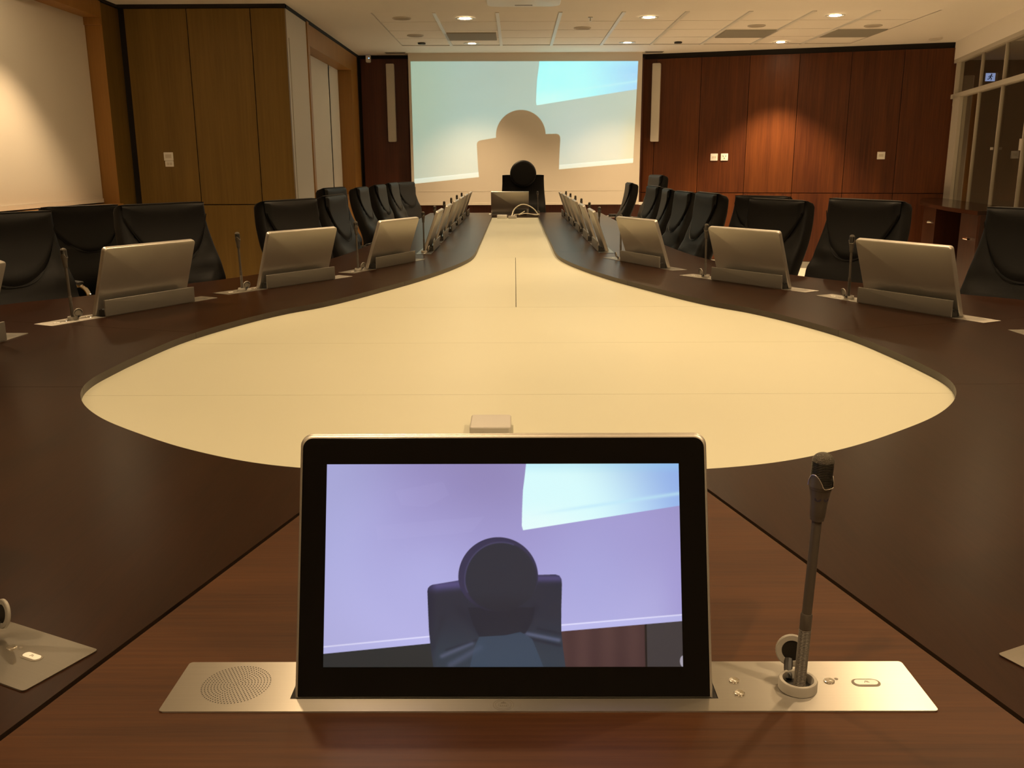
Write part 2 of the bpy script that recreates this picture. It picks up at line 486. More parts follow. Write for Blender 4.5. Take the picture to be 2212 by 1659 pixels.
# near left wall with its window recess and blind
mb = MB()
mb.box(XL - .3, XL, 8.0, YP + .035, 0, CEIL - .03)      # strip by the corner
mb.box(XL - .3, XL, YF, 2.6, 0, CEIL)                  # behind the camera side
mb.box(XL - .3, XL, 2.6, 8.0, 0, 0.93)                 # under the sill
wl = structure(mb.build('wall_left', 'oak', smooth=0))
mb = MB()
mb.box(XL - .3, XL - .001, 7.996, 8.0, 0.95, 2.47)     # reveal facing the camera
mb.box(XL - .2, XL, 2.6, 7.97, 2.46, CEIL - .02)      # pelmet
mb.box(XL - .2, XL, 7.97, 8.001, 2.40, CEIL - .02)
structure(mb.build('window_1', 'amber_wood', smooth=0))
mb = MB(); mb.box(XL - .2, XL + .03, 2.6, 7.995, 0.93, 0.955)
structure(mb.build('trim_2', 'amber_wood', smooth=0))
mb = MB(); mb.box(XL - .3, XL - .2, 2.5, 8.0, 0.9, CEIL)
structure(mb.build('wall_left_core', 'black_gap', smooth=0))

bl = thing('roller_blind', 'large cream roller blind over the window left of the oak panels', 'blind', (XL - .14, 5.3, 0.965))
def blind_cloth(y0, y1, z0, z1, w=0.004):
    b = MB()
    def fn(u, v):
        return (w * math.sin(u * 9) * (1 - v) , y0 + (y1 - y0) * u, z0 + (z1 - z0) * v)
    b.grid(fn, 40, 6)
    def fn2(u, v):
        p = fn(u, v); return (p[0] - .003, p[1], p[2])
    b.grid(fn2, 40, 6)
    return b
blind_cloth(-2.65, 2.685, 0.035, 1.53).build('cloth', 'blind', bl)
mb = MB(); mb.box(-.012, .008, -2.65, 2.685, 0, .034); mb.build('bottom_bar', 'blind', bl)

# far left wall: pale panel, post, window with two blinds, amber timber
mb = MB()
mb.box(XW - .06, XW, YP + .04, 8.40, 0.0, CEIL - .02)
mb.box(XW - .06, XW - .02, 8.40, 8.44, 0.0, 2.35)
mb.box(XW - .06, XW, 8.40, 8.44, 2.35, CEIL - .02)
mb.box(XW - .06, XW, 8.44, 9.12, 0.0, CEIL - .02)
structure(mb.build('wall_left_far', 'curtain', smooth=0))
mb = MB()
mb.box(XW - .4, XW + .012, 9.12, 9.20, 0, CEIL - .02)       # post
mb.box(XW - .2, XW, 9.20, 11.50, 2.385, CEIL - .02)         # pelmet
mb.box(XW - .3, XW, 11.50, 11.94, 0, CEIL - .02)            # jamb and wall strip
mb.box(XW - .2, XW, 9.20, 11.5, 0.02, 0.90)                 # panel below the sill
mb.box(XW - .2, XW + .02, 9.20, 11.52, 0.90, 0.925)         # sill
structure(mb.build('window_2', 'amber_wood', smooth=0))
mb = MB(); mb.box(XW - .34, XW - .2, 8.40, 12.1, 0, CEIL); mb.box(XW - .3, XW - .002, 11.94, 12.02, 0, CEIL - .01)
structure(mb.build('wall_left_far_core', 'black_gap', smooth=0))
mb = MB(); mb.box(XL, XW + .008, YP - .008, YP + .05, CEIL - .03, CEIL); mb.box(XW - .02, XW + .008, YP, YB, CEIL - .03, CEIL)
mb.box(XL - .02, XL + .008, YF, YP, CEIL - .022, CEIL)
structure(mb.build('trim_3', 'black_gap', smooth=0))
for (y0, y1, lab) in ((-0.62, 0.60, 'pale window blind beside the oak post, nearer of two hung edge to edge'), (-0.34, 0.34, 'narrow pale window blind next to the dark red wall, farther of two')):
    yc = 10.33 if y0 < -.5 else 11.30
    b2 = thing('window_blind', lab, 'blind', (XW - .16, yc, 0.945), 0, 'blinds in the far left window')
    yy0, yy1 = (-1.12, 0.57) if y0 < -.5 else (-0.345, 0.19)
    blind_cloth(yy0, yy1, 0.02, 1.50, 0.003).build('cloth', 'blind', b2)
    mb = MB(); mb.box(-.010, .007, yy0, yy1, 0, .02); mb.build('bottom_bar', 'blind', b2)

# glass partition, bulkhead above it, corridor behind
PM = wall_frame(PB, PA)         # local x: near -> far, local y: towards the corridor is negative
PLEN = math.dist(PA, PB)
def sx(s):                      # distance s from the far corner -> local x
    return PLEN - s
mb = MB(); mb.X = PM
mb.box(sx(6.5), sx(-.02), -.10, 0.02, 2.415, CEIL)
structure(mb.build('wall_partition', 'paint', smooth=0))
mb = MB(); mb.X = PM
mb.box(sx(6.5), sx(0.0), -.06, .02, 2.375, 2.415)
mb.box(sx(6.5), sx(0.0), -.06, .02, 1.985, 2.032)
mb.box(sx(6.5), sx(0.0), -.06, .02, 0.0, 0.10)
mb.box(sx(.43), sx(0.13), -.06, .02, 0.0, 2.0)
mb.box(sx(.155), sx(0.12), -.06, .02, 1.9, 2.4)
structure(mb.build('window_3', 'frame_grey', smooth=0))
mb = MB(); mb.X = PM
for k in range(7):
    s = 1.075 + .815 * k
    mb.box(sx(s + .014), sx(s - .014), -.034, -.004, 0.1, 2.38)
structure(mb.build('trim_4', 'mullion', smooth=0))
mb = MB(); mb.X = PM
mb.box(sx(6.5), sx(.14), -.026, -.018, 2.03, 2.376)
mb.box(sx(6.5), sx(.43), -.026, -.018, 0.1, 1.986)
structure(mb.build('window_4', 'glass', smooth=0))
mb = MB()
mb.box(5.15, 7.6, 12.9, 13.0, 0, CEIL)
mb.box(7.5, 7.6, YF, 13.0, 0, CEIL)
mb.box(5.12, 5.2, 11.15, 13.0, 0, CEIL)
structure(mb.build('wall_corridor', 'corridor', smooth=0))
# the orange door standing ajar in the corridor
dr = thing('door', 'orange wooden door with a lever handle seen through the glass partition', 'door', (5.53, 11.72, 0.0), math.atan2(.80, .50))
MB().box(0, .92, -.022, .022, .01, 2.16).build('leaf', 'amber_wood', dr)
mb = MB(); mb.box(-.11, -.01, -.06, .06, 0, 2.30); mb.build('door_frame', 'frame_grey', dr)
mb = MB(); mb.tube([(.60, .022, .99), (.60, .075, .99), (.48, .085, .99)], .010, 8); mb.lathe([(0.001, 0), (.028, 0), (.028, .008), (0.001, .008)], 16, (0, 0, 0))
mb.build('lever_handle', 'chrome', dr)
mb = MB(); mb.X = Matrix.Translation((.62, .022, .86)) @ Matrix.Rotation(-math.pi / 2, 4, 'X'); mb.lathe([(.001, 0), (.024, 0), (.024, .018), (.001, .018)], 16)
mb.build('lock', 'chrome', dr)
sg = thing('exit_sign', 'small glowing blue sign with a running figure beyond the upper glass', 'sign', (6.36, 12.885, 2.33))
MB().box(-.085, .085, -.03, .012, 0, .115).build('housing', 'frame_grey', sg)
MB().box(-.078, .05, -.033, -.03, .006, .108).build('light_panel', 'sign_light', sg)
mb = MB()
mb.X = Matrix.Translation((-.014, -.0345, .057)) @ Matrix.Rotation(math.pi / 2, 4, 'X')
mb.disc((.012, .034, 0), .0095, 12)
for a, b, r in (((.010, .022, 0), (-.004, -.004, 0), .0075), ((-.004, -.004, 0), (.016, -.016, 0), .0055), ((.016, -.016, 0), (.010, -.040, 0), .005),
                ((-.004, -.004, 0), (-.016, -.024, 0), .0055), ((-.016, -.024, 0), (-.038, -.026, 0), .005), ((.008, .018, 0), (.030, .006, 0), .0045), ((.006, .018, 0), (-.018, .012, 0), .0045), ((-.018, .012, 0), (-.026, -.004, 0), .0045)):
    mb.tube([a, b], r, 6)
mb.build('running_figure', 'sign_mark', sg)
# plates on the glass mullions
for s, z, lab, dx in ((1.89, 1.40, 'tiny silver knob on the middle glass mullion', 0), (2.76, 1.42, 'small grey square lock plate on the glass near the right edge', 1)):
    m2 = MB(); m2.X = PM
    if dx: m2.box(sx(s + .03), sx(s - .045), .012, .022, z - .05, z + .05)
    else: m2.box(sx(s + .018), sx(s - .018), .012, .03, z - .012, z + .012)
    tag(m2.build('lock_plate' if dx else 'glass_knob', 'frame_grey'), lab, 'fitting')

# walls closing the room behind the camera
structure(MB().box(XL - .3, 5.6, YF - .1, YF, 0, CEIL).build('wall_front', 'paint'))

# ================================================================== CEILING FITTINGS
vis_labels = {0: 'round recessed downlight in the nearer tile row, left of centre', 1: 'round recessed downlight in the nearer tile row, right of the screen centre',
              2: 'round recessed downlight in the nearer tile row, farthest right', 3: 'small recessed downlight just in front of the screen, left one',
              4: 'dim recessed downlight just in front of the screen, right one', 5: 'recessed downlight above the lit patch of the red wall'}
proto_dl = None
for i, (x, y, w, ang) in enumerate(LAMPS):
    lab = vis_labels.get(i, 'recessed downlight out of view; side-aisle and corridor ones added to brighten the room')
    d = thing('downlight', lab, 'ceiling light', (x, y, CEIL), 0, 'recessed downlights')
    m = MB(); m.ring((0, 0, -.0035), .072, .092, 32); m.lathe([(.092, -.0035), (.094, 0.0), (.07, 0.0), (.072, -.0035)], 32)
    m.build('trim_ring', 'white_plastic', d)
    m = MB(); m.lathe([(.0735, -.0005), (.05, -.0012), (.0505, -.0014), (.0738, -.0008)], 32)
    m.build('reflector', 'reflector', d)
    m = MB(); m.disc((0, 0, -.0028), .055 if i in (0, 1, 2) else .045, 24)
    m.build('lamp', 'lamp_dim' if i in (3, 4) else 'lamp_glass', d)
    ld = bpy.data.lights.new('downlight_lamp', 'SPOT')
    ld.energy = w; ld.color = WARM; ld.spot_size = math.radians(ang); ld.spot_blend = 1.0 if i in (3, 4) else 0.6; ld.shadow_soft_size = 0.035
    lo = bpy.data.objects.new('downlight_lamp', ld); COL.objects.link(lo)
    lo.parent = d; lo.location = (0, 0, -.02)
for x, y, lab in ((-1.075, 9.14, 'round grey ceiling speaker in the tile at the front left corner'), (-1.073, 10.30, 'round grey ceiling speaker behind the corner one on the left'),
                  (.672, 9.82, 'round grey ceiling speaker above the middle of the screen'), (2.41, 9.73, 'round grey ceiling speaker just before the left air grille on the right side'),
                  (3.59, 9.77, 'round grey ceiling speaker at the far right of the tile field')):
    d = thing('ceiling_speaker', lab, 'speaker', (x, y, CEIL), 0, 'round ceiling speakers')
    m = MB(); m.lathe([(.088, .003), (.088, -.004), (.078, -.006), (.076, .0)], 32); m.build('rim', 'offwhite_panel', d)
    m = MB(); m.lathe([(.077, -.001), (.06, -.007), (.001, -.010)], 32); m.build('grille', 'speaker_cloth', d)
for x, y, lab in ((-.483, 10.385, 'square grey air grille between the left downlights'), (2.44, 10.28, 'square grey air grille right of the screen, left of a pair'), (3.56, 10.28, 'square grey air grille farthest right in the ceiling')):
    d = thing('ceiling_vent', lab, 'air vent', (x, y, CEIL), 0, 'square ceiling air grilles')
    m = MB(); m.box(-.275, .275, -.275, .275, -.002, .004); m.build('backing', 'vent_dark', d)
    m = MB()
    for k in range(24):
        yy = -.262 + k * .0228
        m.box(-.27, .27, yy, yy + .011, -.007, -.002)
    m.build('slats', 'vent_dark', d)
for x, y, lab in ((-1.065, 10.9, 'small dark sensor strip in the ceiling left of the screen'), (1.832, 10.93, 'small dark sensor strip in the ceiling right of the screen')):
    d = thing('ceiling_sensor', lab, 'sensor', (x, y, CEIL), 0, 'dark ceiling sensors')
    m = MB(); m.X = Matrix.Rotation(math.pi, 4, 'X'); m.slab(.085, .085, .012, .03, .004); m.build('cover', 'slot_dark', d)
    m = MB(); m.disc((0, 0, -.0125), .02, 16); m.build('lens', 'black_plastic', d)
d = thing('smoke_detector', 'small pale ceiling disc near the top corner of the red wall', 'sensor', (4.644, 10.729, CEIL))
m = MB(); m.lathe([(.07, 0), (.068, -.014), (.05, -.02), (.001, -.021)], 24); m.build('cover', 'offwhite_panel', d)
d = thing('sprinkler', 'tiny sprinkler pin in the ceiling tile before the screen', 'sprinkler', (.70, 9.14, CEIL))
m = MB(); m.lathe([(.022, 0.004), (.022, -.004), (.006, -.006), (.006, -.03), (.014, -.032), (.001, -.034)], 16); m.build('head', 'rim_silver', d)
d = thing('ceiling_unit', 'white ceiling panel with rounded corners and a dark slot at the top edge', 'ceiling unit', (.065, 7.92, CEIL))
m = MB(); m.X = Matrix.Rotation(math.pi, 4, 'X'); m.slab(.62, .95, .022, .09, .008); m.build('cover', 'white_plastic', d)
m = MB(); m.box(-.075, .075, .385, .40, -.0235, -.021); m.build('slot', 'slot_dark', d)
for x0, x1, y, lab in ((-1.60, -1.345, 11.76, 'slim grey ceiling slot at the left end of the screen'), (1.575, 1.80, 11.80, 'slim grey ceiling slot at the right end of the screen')):
    d = thing('slot_vent', lab, 'air vent', ((x0 + x1) / 2, y, CEIL), 0, 'ceiling slots beside the screen')
    m = MB(); m.box(-(x1 - x0) / 2, (x1 - x0) / 2, -.05, .05, -.006, .002); m.build('frame', 'vent_dark', d)
    m = MB()
    for k in range(3): m.box(-(x1 - x0) / 2 + .01, (x1 - x0) / 2 - .01, -.035 + k * .028, -.025 + k * .028, -.008, -.005)
    m.build('slot', 'slot_dark', d)

# ================================================================== WALL FITTINGS
for nm, x, z, rot, lab in (('L', -1.573, 1.562, 0, 'slim tall beige speaker column on the dark wall left of the screen'), ('R', 0, 1.55, 1, 'slim tall beige speaker column on the red wall right of the screen')):
    if rot:
        p = onwall(.205, -.012, z); rz = math.atan2(WB[1] - WA[1], WB[0] - WA[0])
    else:
        p = Vector((x, YB - .012, z)); rz = 0
    d = thing('column_speaker', lab, 'speaker', p, rz, 'column speakers flanking the screen')
    m = MB(); m.X = Matrix.Translation((0, .008, .47)) @ Matrix.Rotation(math.pi / 2, 4, 'X'); m.slab(.102, .94, .07, .012, .006); m.build('cabinet', 'offwhite_panel', d)
    m = MB(); m.box(-.042, .042, -.0645, -.062, .03, .91)
    for k in range(38): m.box(-.040, .040, -.0655, -.0645, .04 + k * .023, .052 + k * .023)
    m.build('grille', 'offwhite_panel', d)
d = thing('motion_sensor', 'small white wall sensor with a blue light in the corner by the ceiling', 'sensor', (-1.845, YB, 2.52))
m = MB(); m.X = Matrix.Translation((0, 0, .045)) @ Matrix.Rotation(math.pi / 2, 4, 'X'); m.slab(.062, .09, .05, .014, .01); m.build('housing', 'white_plastic', d)
m = MB(); m.X = Matrix.Translation((.012, -.0505, .05)) @ Matrix.Rotation(math.pi / 2, 4, 'X'); m.disc((0, 0, 0), .005, 12); m.build('light', 'led', d)
m = MB(); m.box(-.025, .02, -.03, .0, .075, .10); m.build('bracket', 'white_plastic', d)
def plate(name, lab, M4, w, h, extra=None, group=None):
    d = thing(name, lab, 'socket' if extra == 'pins' else 'switch', (0, 0, 0), 0, group)
    d.matrix_world = M4
    m = MB(); m.X = Matrix.Rotation(math.pi / 2, 4, 'X'); m.slab(w, h, .009, .004, .002); m.build('plate', 'white_plastic', d)
    m = MB()
    if extra == 'pins':
        m.X = Matrix.Translation((0, -.0094, 0)) @ Matrix.Rotation(math.pi / 2, 4, 'X')
        for cx, cy, a in ((-.016, .012, 28), (.016, .012, -28), (0, -.016, 0)):
            X0 = m.X.copy(); m.X = X0 @ Matrix.Translation((cx, cy, 0)) @ Matrix.Rotation(math.radians(a), 4, 'Z')
            m.box(-.0035, .0035, -.008, .008, 0, .0006); m.X = X0
        m.build('pin_holes', 'black_plastic', d)
    elif extra == 'rockers':
        m.box(-.022, -.002, -.011, -.009, -.012, .012); m.box(.004, .024, -.011, -.009, -.012, .012); m.build('rocker', 'offwhite_panel', d)
    elif extra == 'display':
        m.box(-.026, .026, -.0105, -.009, -.014, .018); m.build('display', 'offwhite_panel', d)
    return d
RW = WM.to_quaternion().to_matrix().to_4x4()
def wm4(s, z): return Matrix.Translation(onwall(s, 0, z)) @ RW
plate('switch_plate', 'white switch plate left of the socket on the red wall', wm4(.952, 1.354), .088, .086, 'rockers')
plate('power_socket', 'white three-pin power socket on the red wall', wm4(1.078, 1.354), .088, .086, 'pins')
plate('blank_plate', 'white blank wall plate alone at the right of the red wall', wm4(2.903, 1.359), .088, .086, 'display')
plate('room_controller', 'white square control plate on the oak wall above a second plate', Matrix.Translation((-3.08, YP, 1.35)), .082, .072, 'display')
plate('light_switch', 'lower white switch plate on the oak wall under the control plate', Matrix.Translation((-3.077, YP, 1.287)), .074, .05, 'rockers')

# ================================================================== DISPLAYED PICTURE
def smooth(e0, e1, x):
    t = np.clip((x - e0) / (e1 - e0), 0, 1); return t * t * (3 - 2 * t)
def inside(poly, x, y):
    c = np.zeros(x.shape, bool); n = len(poly)
    for i in range(n):
        x0, y0 = poly[i]; x1, y1 = poly[(i + 1) % n]
        if y0 == y1: continue
        k = ((y0 > y) != (y1 > y)) & (x < (x1 - x0) * (y - y0) / (y1 - y0) + x0)
        c ^= k
    return c
def lin(c): return np.array([((v / 255 + .055) / 1.055) ** 2.4 if v > 10 else v / 255 / 12.92 for v in c])
def make_picture(nx, ny, projected):
    """the live camera picture both displays show, in pixels of a 1694 x 971 frame"""
    u = (np.arange(nx + 1)) / nx; v = (np.arange(ny + 1)) / ny
    X, Y = np.meshgrid(u * 1694, v * 971)
    def lay(img, mask, col):
        m = mask.astype(float)[..., None] if mask.dtype == bool else mask[..., None]
        return img * (1 - m) + m * col
    def poly(p): return inside(p, X, Y)
    img = np.zeros(X.shape + (3,))
    C = (lambda a, b: lin(b)) if projected else (lambda a, b: lin(a))
    base = C((160, 153, 208), (122, 168, 165)); corner = C((176, 178, 228), (124, 164, 146)); low = C((184, 182, 232), (104, 150, 148))
    img[:] = base
    img = lay(img, smooth(500, 0, X) * .8, corner)
    img = lay(img, np.exp(-((X - 780) / 380) ** 2 - ((Y - 40) / 260) ** 2) * .75, C((138, 127, 176), (118, 160, 158)))
    img = lay(img, smooth(350, 900, Y) * .8, low)
    img = lay(img, np.exp(-((X - 480) / 260) ** 2 - ((Y - 560) / 240) ** 2) * .6, C((178, 178, 230), (132, 176, 170)))
    img = lay(img, np.exp(-((X - 1250) / 220) ** 2 - ((Y - 560) / 300) ** 2) * .55, C((168, 168, 222), (136, 176, 180)))
    img = lay(img, smooth(1550, 1694, X) * smooth(250, 600, Y) * .5, C((160, 150, 212), (146, 158, 112)))
    # faint reflections on the upper left
    for p, d in (([(330, 130), (560, 85), (590, 150), (480, 210), (360, 200)], .05), ([(570, 70), (650, 40), (700, 110), (640, 160)], -.06), ([(240, 300), (760, 255), (700, 330), (250, 370)], .05)):
        img = lay(img, poly(p).astype(float) * abs(d), C((196, 190, 238), (120, 150, 140)) if d > 0 else C((140, 130, 190), (112, 138, 130)))
    # the brightly lit slide in the picture
    pl = [(960, -5), (953, 60), (944, 130), (940, 220), (938, 300), (944, 322), (1700, 204), (1700, -5)]
    m = poly(pl)
    bright = lay(np.broadcast_to(C((214, 250, 252), (120, 234, 240)), img.shape).copy(), smooth(1150, 1720, X - Y * .3) * .85, C((134, 166, 240), (70, 176, 236)))
    bright = lay(bright, smooth(60, 0, Y) * .3, C((150, 220, 248), (96, 232, 240)))
    bright = lay(bright, np.exp(-((X - 1000) / 250) ** 2 - ((Y - 300) / 80) ** 2) * .6, C((236, 252, 250), (176, 240, 232)))
    yy = 252 - (X - 950) * 0.143
    bright = lay(bright, np.exp(-((Y - yy) / 9) ** 2) * .7 * smooth(940, 1300, X), C((190, 232, 250), (130, 228, 236)))
    img = np.where(m[..., None], bright, img)
    # white rail and dark wall below it
    edge_l = 908 - X * 0.0963; top_l = edge_l - 36
    edge_r = 803 - (X - 1135) * 0.0835; top_r = edge_r - 33
    L = X < 800
    e = np.where(L, edge_l, edge_r); t = np.where(L, top_l, top_r)
    rail = (Y > t) & (Y <= e)
    img = lay(img, rail, C((184, 183, 234), (150, 186, 180)))
    img = lay(img, rail & (Y < t + 7), C((218, 216, 250), (168, 204, 200)))
    under = Y > e
    img = lay(img, under & L, C((37, 42, 46), (0, 0, 0)))
    ur = under & ~L
    br = np.broadcast_to(C((70, 47, 50), (0, 0, 0)), img.shape).copy()
    br = lay(br, (np.sin(X / 19) * .5 + .5) * .5, C((86, 60, 60), (0, 0, 0)))
    br = lay(br, X > 1524, C((60, 56, 60), (0, 0, 0))); br = lay(br, np.abs(X - 1521) < 5, C((22, 18, 22), (0, 0, 0)))
    img = np.where(ur[..., None], br, img)
    img = lay(img, ((X - 1694) ** 2 / 14 ** 2 + (Y - 945) ** 2 / 26 ** 2) < 1, C((170, 165, 180), (0, 0, 0)))
    # chair
    body = [(488, 612), (491, 598), (500, 588), (512, 582), (640, 561), (760, 545), (1008, 536), (1098, 534), (1116, 540), (1126, 556), (1128, 580), (1124, 700), (1123, 803), (1130, 880), (1142, 975), (520, 975), (508, 900), (497, 800), (492, 700)]
    m = poly(body)
    ch = np.broadcast_to(C((38, 42, 58), (0, 0, 0)), img.shape).copy()
    ch = lay(ch, smooth(700, 971, Y) * .8, C((46, 60, 74), (0, 0, 0)))
    ch = lay(ch, np.exp(-((Y - (590 - (X - 500) * .09)) / 22) ** 2) * (X < 660) * .8, C((86, 78, 130), (0, 0, 0)))
    ch = lay(ch, np.exp(-((Y - 552) / 16) ** 2) * (X > 1000) * .7, C((82, 74, 124), (0, 0, 0)))
    ch = lay(ch, smooth(540, 500, X) * .6, C((30, 32, 54), (0, 0, 0)))
    # folds
    for (ax, ay, bx, by, w, s) in ((560, 920, 700, 860, 10, .5), (580, 890, 720, 845, 6, -.5), (960, 815, 1110, 845, 9, .7), (980, 840, 1115, 870, 8, -.6), (1010, 790, 1120, 815, 8, -.5), (600, 960, 740, 880, 14, .35), (640, 700, 730, 800, 22, -.3), (1000, 690, 950, 800, 22, -.3), (520, 880, 560, 740, 14, -.3)):
        tt = np.clip(((X - ax) * (bx - ax) + (Y - ay) * (by - ay)) / ((bx - ax) ** 2 + (by - ay) ** 2), 0, 1)
        dd = np.hypot(X - ax - tt * (bx - ax), Y - ay - tt * (by - ay))
        ch = lay(ch, np.exp(-(dd / w) ** 2) * abs(s), C((92, 100, 128), (0, 0, 0)) if s > 0 else C((24, 28, 46), (0, 0, 0)))
    gap = [(680, 690), (1000, 690), (985, 760), (955, 812), (860, 822), (735, 828), (705, 770)]
    ch = lay(ch, poly(gap).astype(float) * .75, C((27, 31, 46), (0, 0, 0)))
    cush = [(735, 830), (860, 822), (930, 806), (985, 840), (1040, 975), (690, 975), (712, 880)]
    ch = lay(ch, poly(cush).astype(float) * .6, C((58, 76, 98), (0, 0, 0)))
    img = np.where(m[..., None], ch, img)
    if projected:
        img = np.where((Y > 700)[..., None] & m[..., None], 0, img)
    # round headrest with its lit rim
    cx, cy = 825, 545
    rr = np.hypot((X - cx) / 190, (Y - cy) / np.where(Y < cy, 190, 165))
    head = rr < 1
    hd = np.broadcast_to(C((50, 48, 78), (20, 17, 14)), img.shape).copy()
    face = np.hypot((X - 838) / 172, (Y - 560) / np.where(Y < 560, 180, 150))
    hd = lay(hd, smooth(1.03, .97, face), C((39, 43, 57), (0, 0, 0)))
    hd = lay(hd, np.exp(-((face - 1) / .018) ** 2) * (X < 900) * (Y < 620) * .45, C((84, 80, 124), (30, 26, 22)))
    hd = lay(hd, smooth(600, 700, Y) * .6, C((28, 32, 46), (0, 0, 0)))
    img = np.where(head[..., None], hd, img)
    if projected:
        img = np.where((Y > e)[..., None] & ~head[..., None], 0, img)
    else:
        img *= (1.0 - .10 * smooth(.75, 1.15, np.hypot((X - 847) / 900, (Y - 485) / 560)))[..., None]
    return img
def picture_mesh(name, corners, nx, ny, mat, projected, parent):
    """corners: top-left, top-right, bottom-right, bottom-left, in parent space"""
    tl, tr, br, bl_ = [np.array(c, float) for c in corners]
    u = np.arange(nx + 1) / nx; v = np.arange(ny + 1) / ny
    U, V = np.meshgrid(u, v)
    P = (tl * ((1 - U) * (1 - V))[..., None] + tr * (U * (1 - V))[..., None] + br * (U * V)[..., None] + bl_ * ((1 - U) * V)[..., None]).reshape(-1, 3)
    idx = np.arange((nx + 1) * (ny + 1)).reshape(ny + 1, nx + 1)
    F = np.stack([idx[1:, :-1], idx[1:, 1:], idx[:-1, 1:], idx[:-1, :-1]], -1).reshape(-1, 4)
    me = bpy.data.meshes.new(name)
    me.vertices.add(len(P)); me.vertices.foreach_set('co', P.ravel())
    me.loops.add(F.size); me.loops.foreach_set('vertex_index', F.ravel().astype(np.int32))
    me.polygons.add(len(F)); me.polygons.foreach_set('loop_start', np.arange(0, F.size, 4, dtype=np.int32))
    me.update(calc_edges=True); me.validate()
    K = 4
    big = make_picture(nx * K, ny * K, projected)
    pad_ = np.pad(big, ((K // 2, K // 2), (K // 2, K // 2), (0, 0)), 'edge')
    cs = np.cumsum(np.cumsum(np.pad(pad_, ((1, 0), (1, 0), (0, 0))), 0), 1)
    i = np.arange(ny + 1) * K; j = np.arange(nx + 1) * K
    img = ((cs[np.ix_(i + K, j + K)] - cs[np.ix_(i, j + K)] - cs[np.ix_(i + K, j)] + cs[np.ix_(i, j)]) / K ** 2).reshape(-1, 3)
    at = me.color_attributes.new('picture', 'FLOAT_COLOR', 'POINT')
    at.data.foreach_set('color', np.concatenate([img, np.ones((len(img), 1))], 1).astype(np.float32).ravel())
    me.materials.append(MAT[mat])
    o = bpy.data.objects.new(name, me); COL.objects.link(o); o.parent = parent
    return o

# projection screen
ps = thing('projection_screen', 'big cream projection screen showing a chair picture at the far end', 'projection screen', (0.115, 11.83, 0.777))
m = MB(); m.box(-1.445, 1.438, 0, .004, .02, CEIL - .777); m.build('cloth', 'screen_cloth', ps)
m = MB(); m.box(-1.455, 1.46, -.014, .016, -.002, .024); m.build('bottom_bar', 'screen_cloth', ps)
m = MB(); m.box(1.44, 1.50, -.016, .018, -.006, .028); m.build('bar_end', 'white_plastic', ps)
picture_mesh('projected_picture', [(-1.414, -.002, 1.737), (1.385, -.002, 1.727), (1.345, -.002, .17), (-1.41, -.002, .165)], 560, 316, 'picture_screen', True, ps)

# ================================================================== TABLE
def TR(x, y):      # the table axis is turned a touch against the room
    a = 0.0022
    return (x - a * (y - 2.0), y)
inner_h = [(0.0, 1.452), (.11, 1.454), (.23, 1.462), (.34, 1.476), (.46, 1.512), (.60, 1.590), (.73, 1.690), (.86, 1.810), (.955, 1.935), (1.015, 2.06), (1.040, 2.17), (1.044, 2.32), (1.040, 2.46), (1.015, 2.74), (.93, 3.06), (.84, 3.28), (.745, 3.435), (.66, 3.63), (.56, 3.91), (.462, 4.20), (.385, 4.48), (.325, 4.74), (.278, 5.0), (.250, 5.24), (.240, 5.55), (.240, 6.0), (.240, 7.1), (.240, 8.3), (.240, 9.68)]
outer_h = [(0.0, 0.25), (.45, .27), (.9, .36), (1.35, .62), (1.75, 1.05), (2.05, 1.6), (2.17, 2.1), (2.15, 2.6), (2.04, 3.1), (1.93, 3.43), (1.77, 3.61), (1.54, 3.93), (1.36, 4.18), (1.235, 4.43), (1.12, 4.78), (1.03, 5.2), (.985, 5.7), (.965, 6.2), (.957, 7.1), (.952, 8.3), (.945, 10.35)]
inn, out = catmull(inner_h, 10), catmull(outer_h, 10)
# seam pairs from the camera end to the far end: (inner point, outer point)
seams = [((.275, 1.466), (.60, .29)), ((1.038, 2.075), (2.17, 2.075)), ((1.00, 2.80), (2.03, 3.12)), ((.50, 4.08), (1.22, 4.46)), ((.240, 5.55), (.99, 5.60)), ((.240, 7.85), (.955, 7.85)), ((.240, 9.68), (.945, 10.35))]
table = thing('conference_table', 'long dark wood conference table with a cream centre and bulb-shaped near end', 'table', (0, 0, 0))
si = [s_at(inn, a) for a, b in seams]; so = [s_at(out, b) for a, b in seams]
def sided(pts, s): return [TR(s * p[0], p[1]) for p in pts]
def segment(name, A, B, mat):
    m = MB()
    m.mi = 0
    n = len(A)
    z0, z1 = T - .045, T
    # top
    m.add([(p[0], p[1], z1) for p in A] + [(p[0], p[1], z1) for p in B], [(i, i + 1, n + i + 1, n + i) for i in range(n - 1)])
    m.mi = 1
    m.add([(p[0], p[1], z0) for p in A] + [(p[0], p[1], z0) for p in B], [(i, n + i, n + i + 1, i + 1) for i in range(n - 1)])
    for L in (A, B):
        m.add([(p[0], p[1], z0) for p in L] + [(p[0], p[1], z1) for p in L], [(i, i + 1, n + i + 1, n + i) for i in range(n - 1)])
    for k in (0, n - 1):
        m.add([(A[k][0], A[k][1], z0), (B[k][0], B[k][1], z0), (B[k][0], B[k][1], z1), (A[k][0], A[k][1], z1)], [(0, 1, 2, 3)])
    return m.build(name, [mat, 'edge_wood'], table, smooth=30)
g = .0035
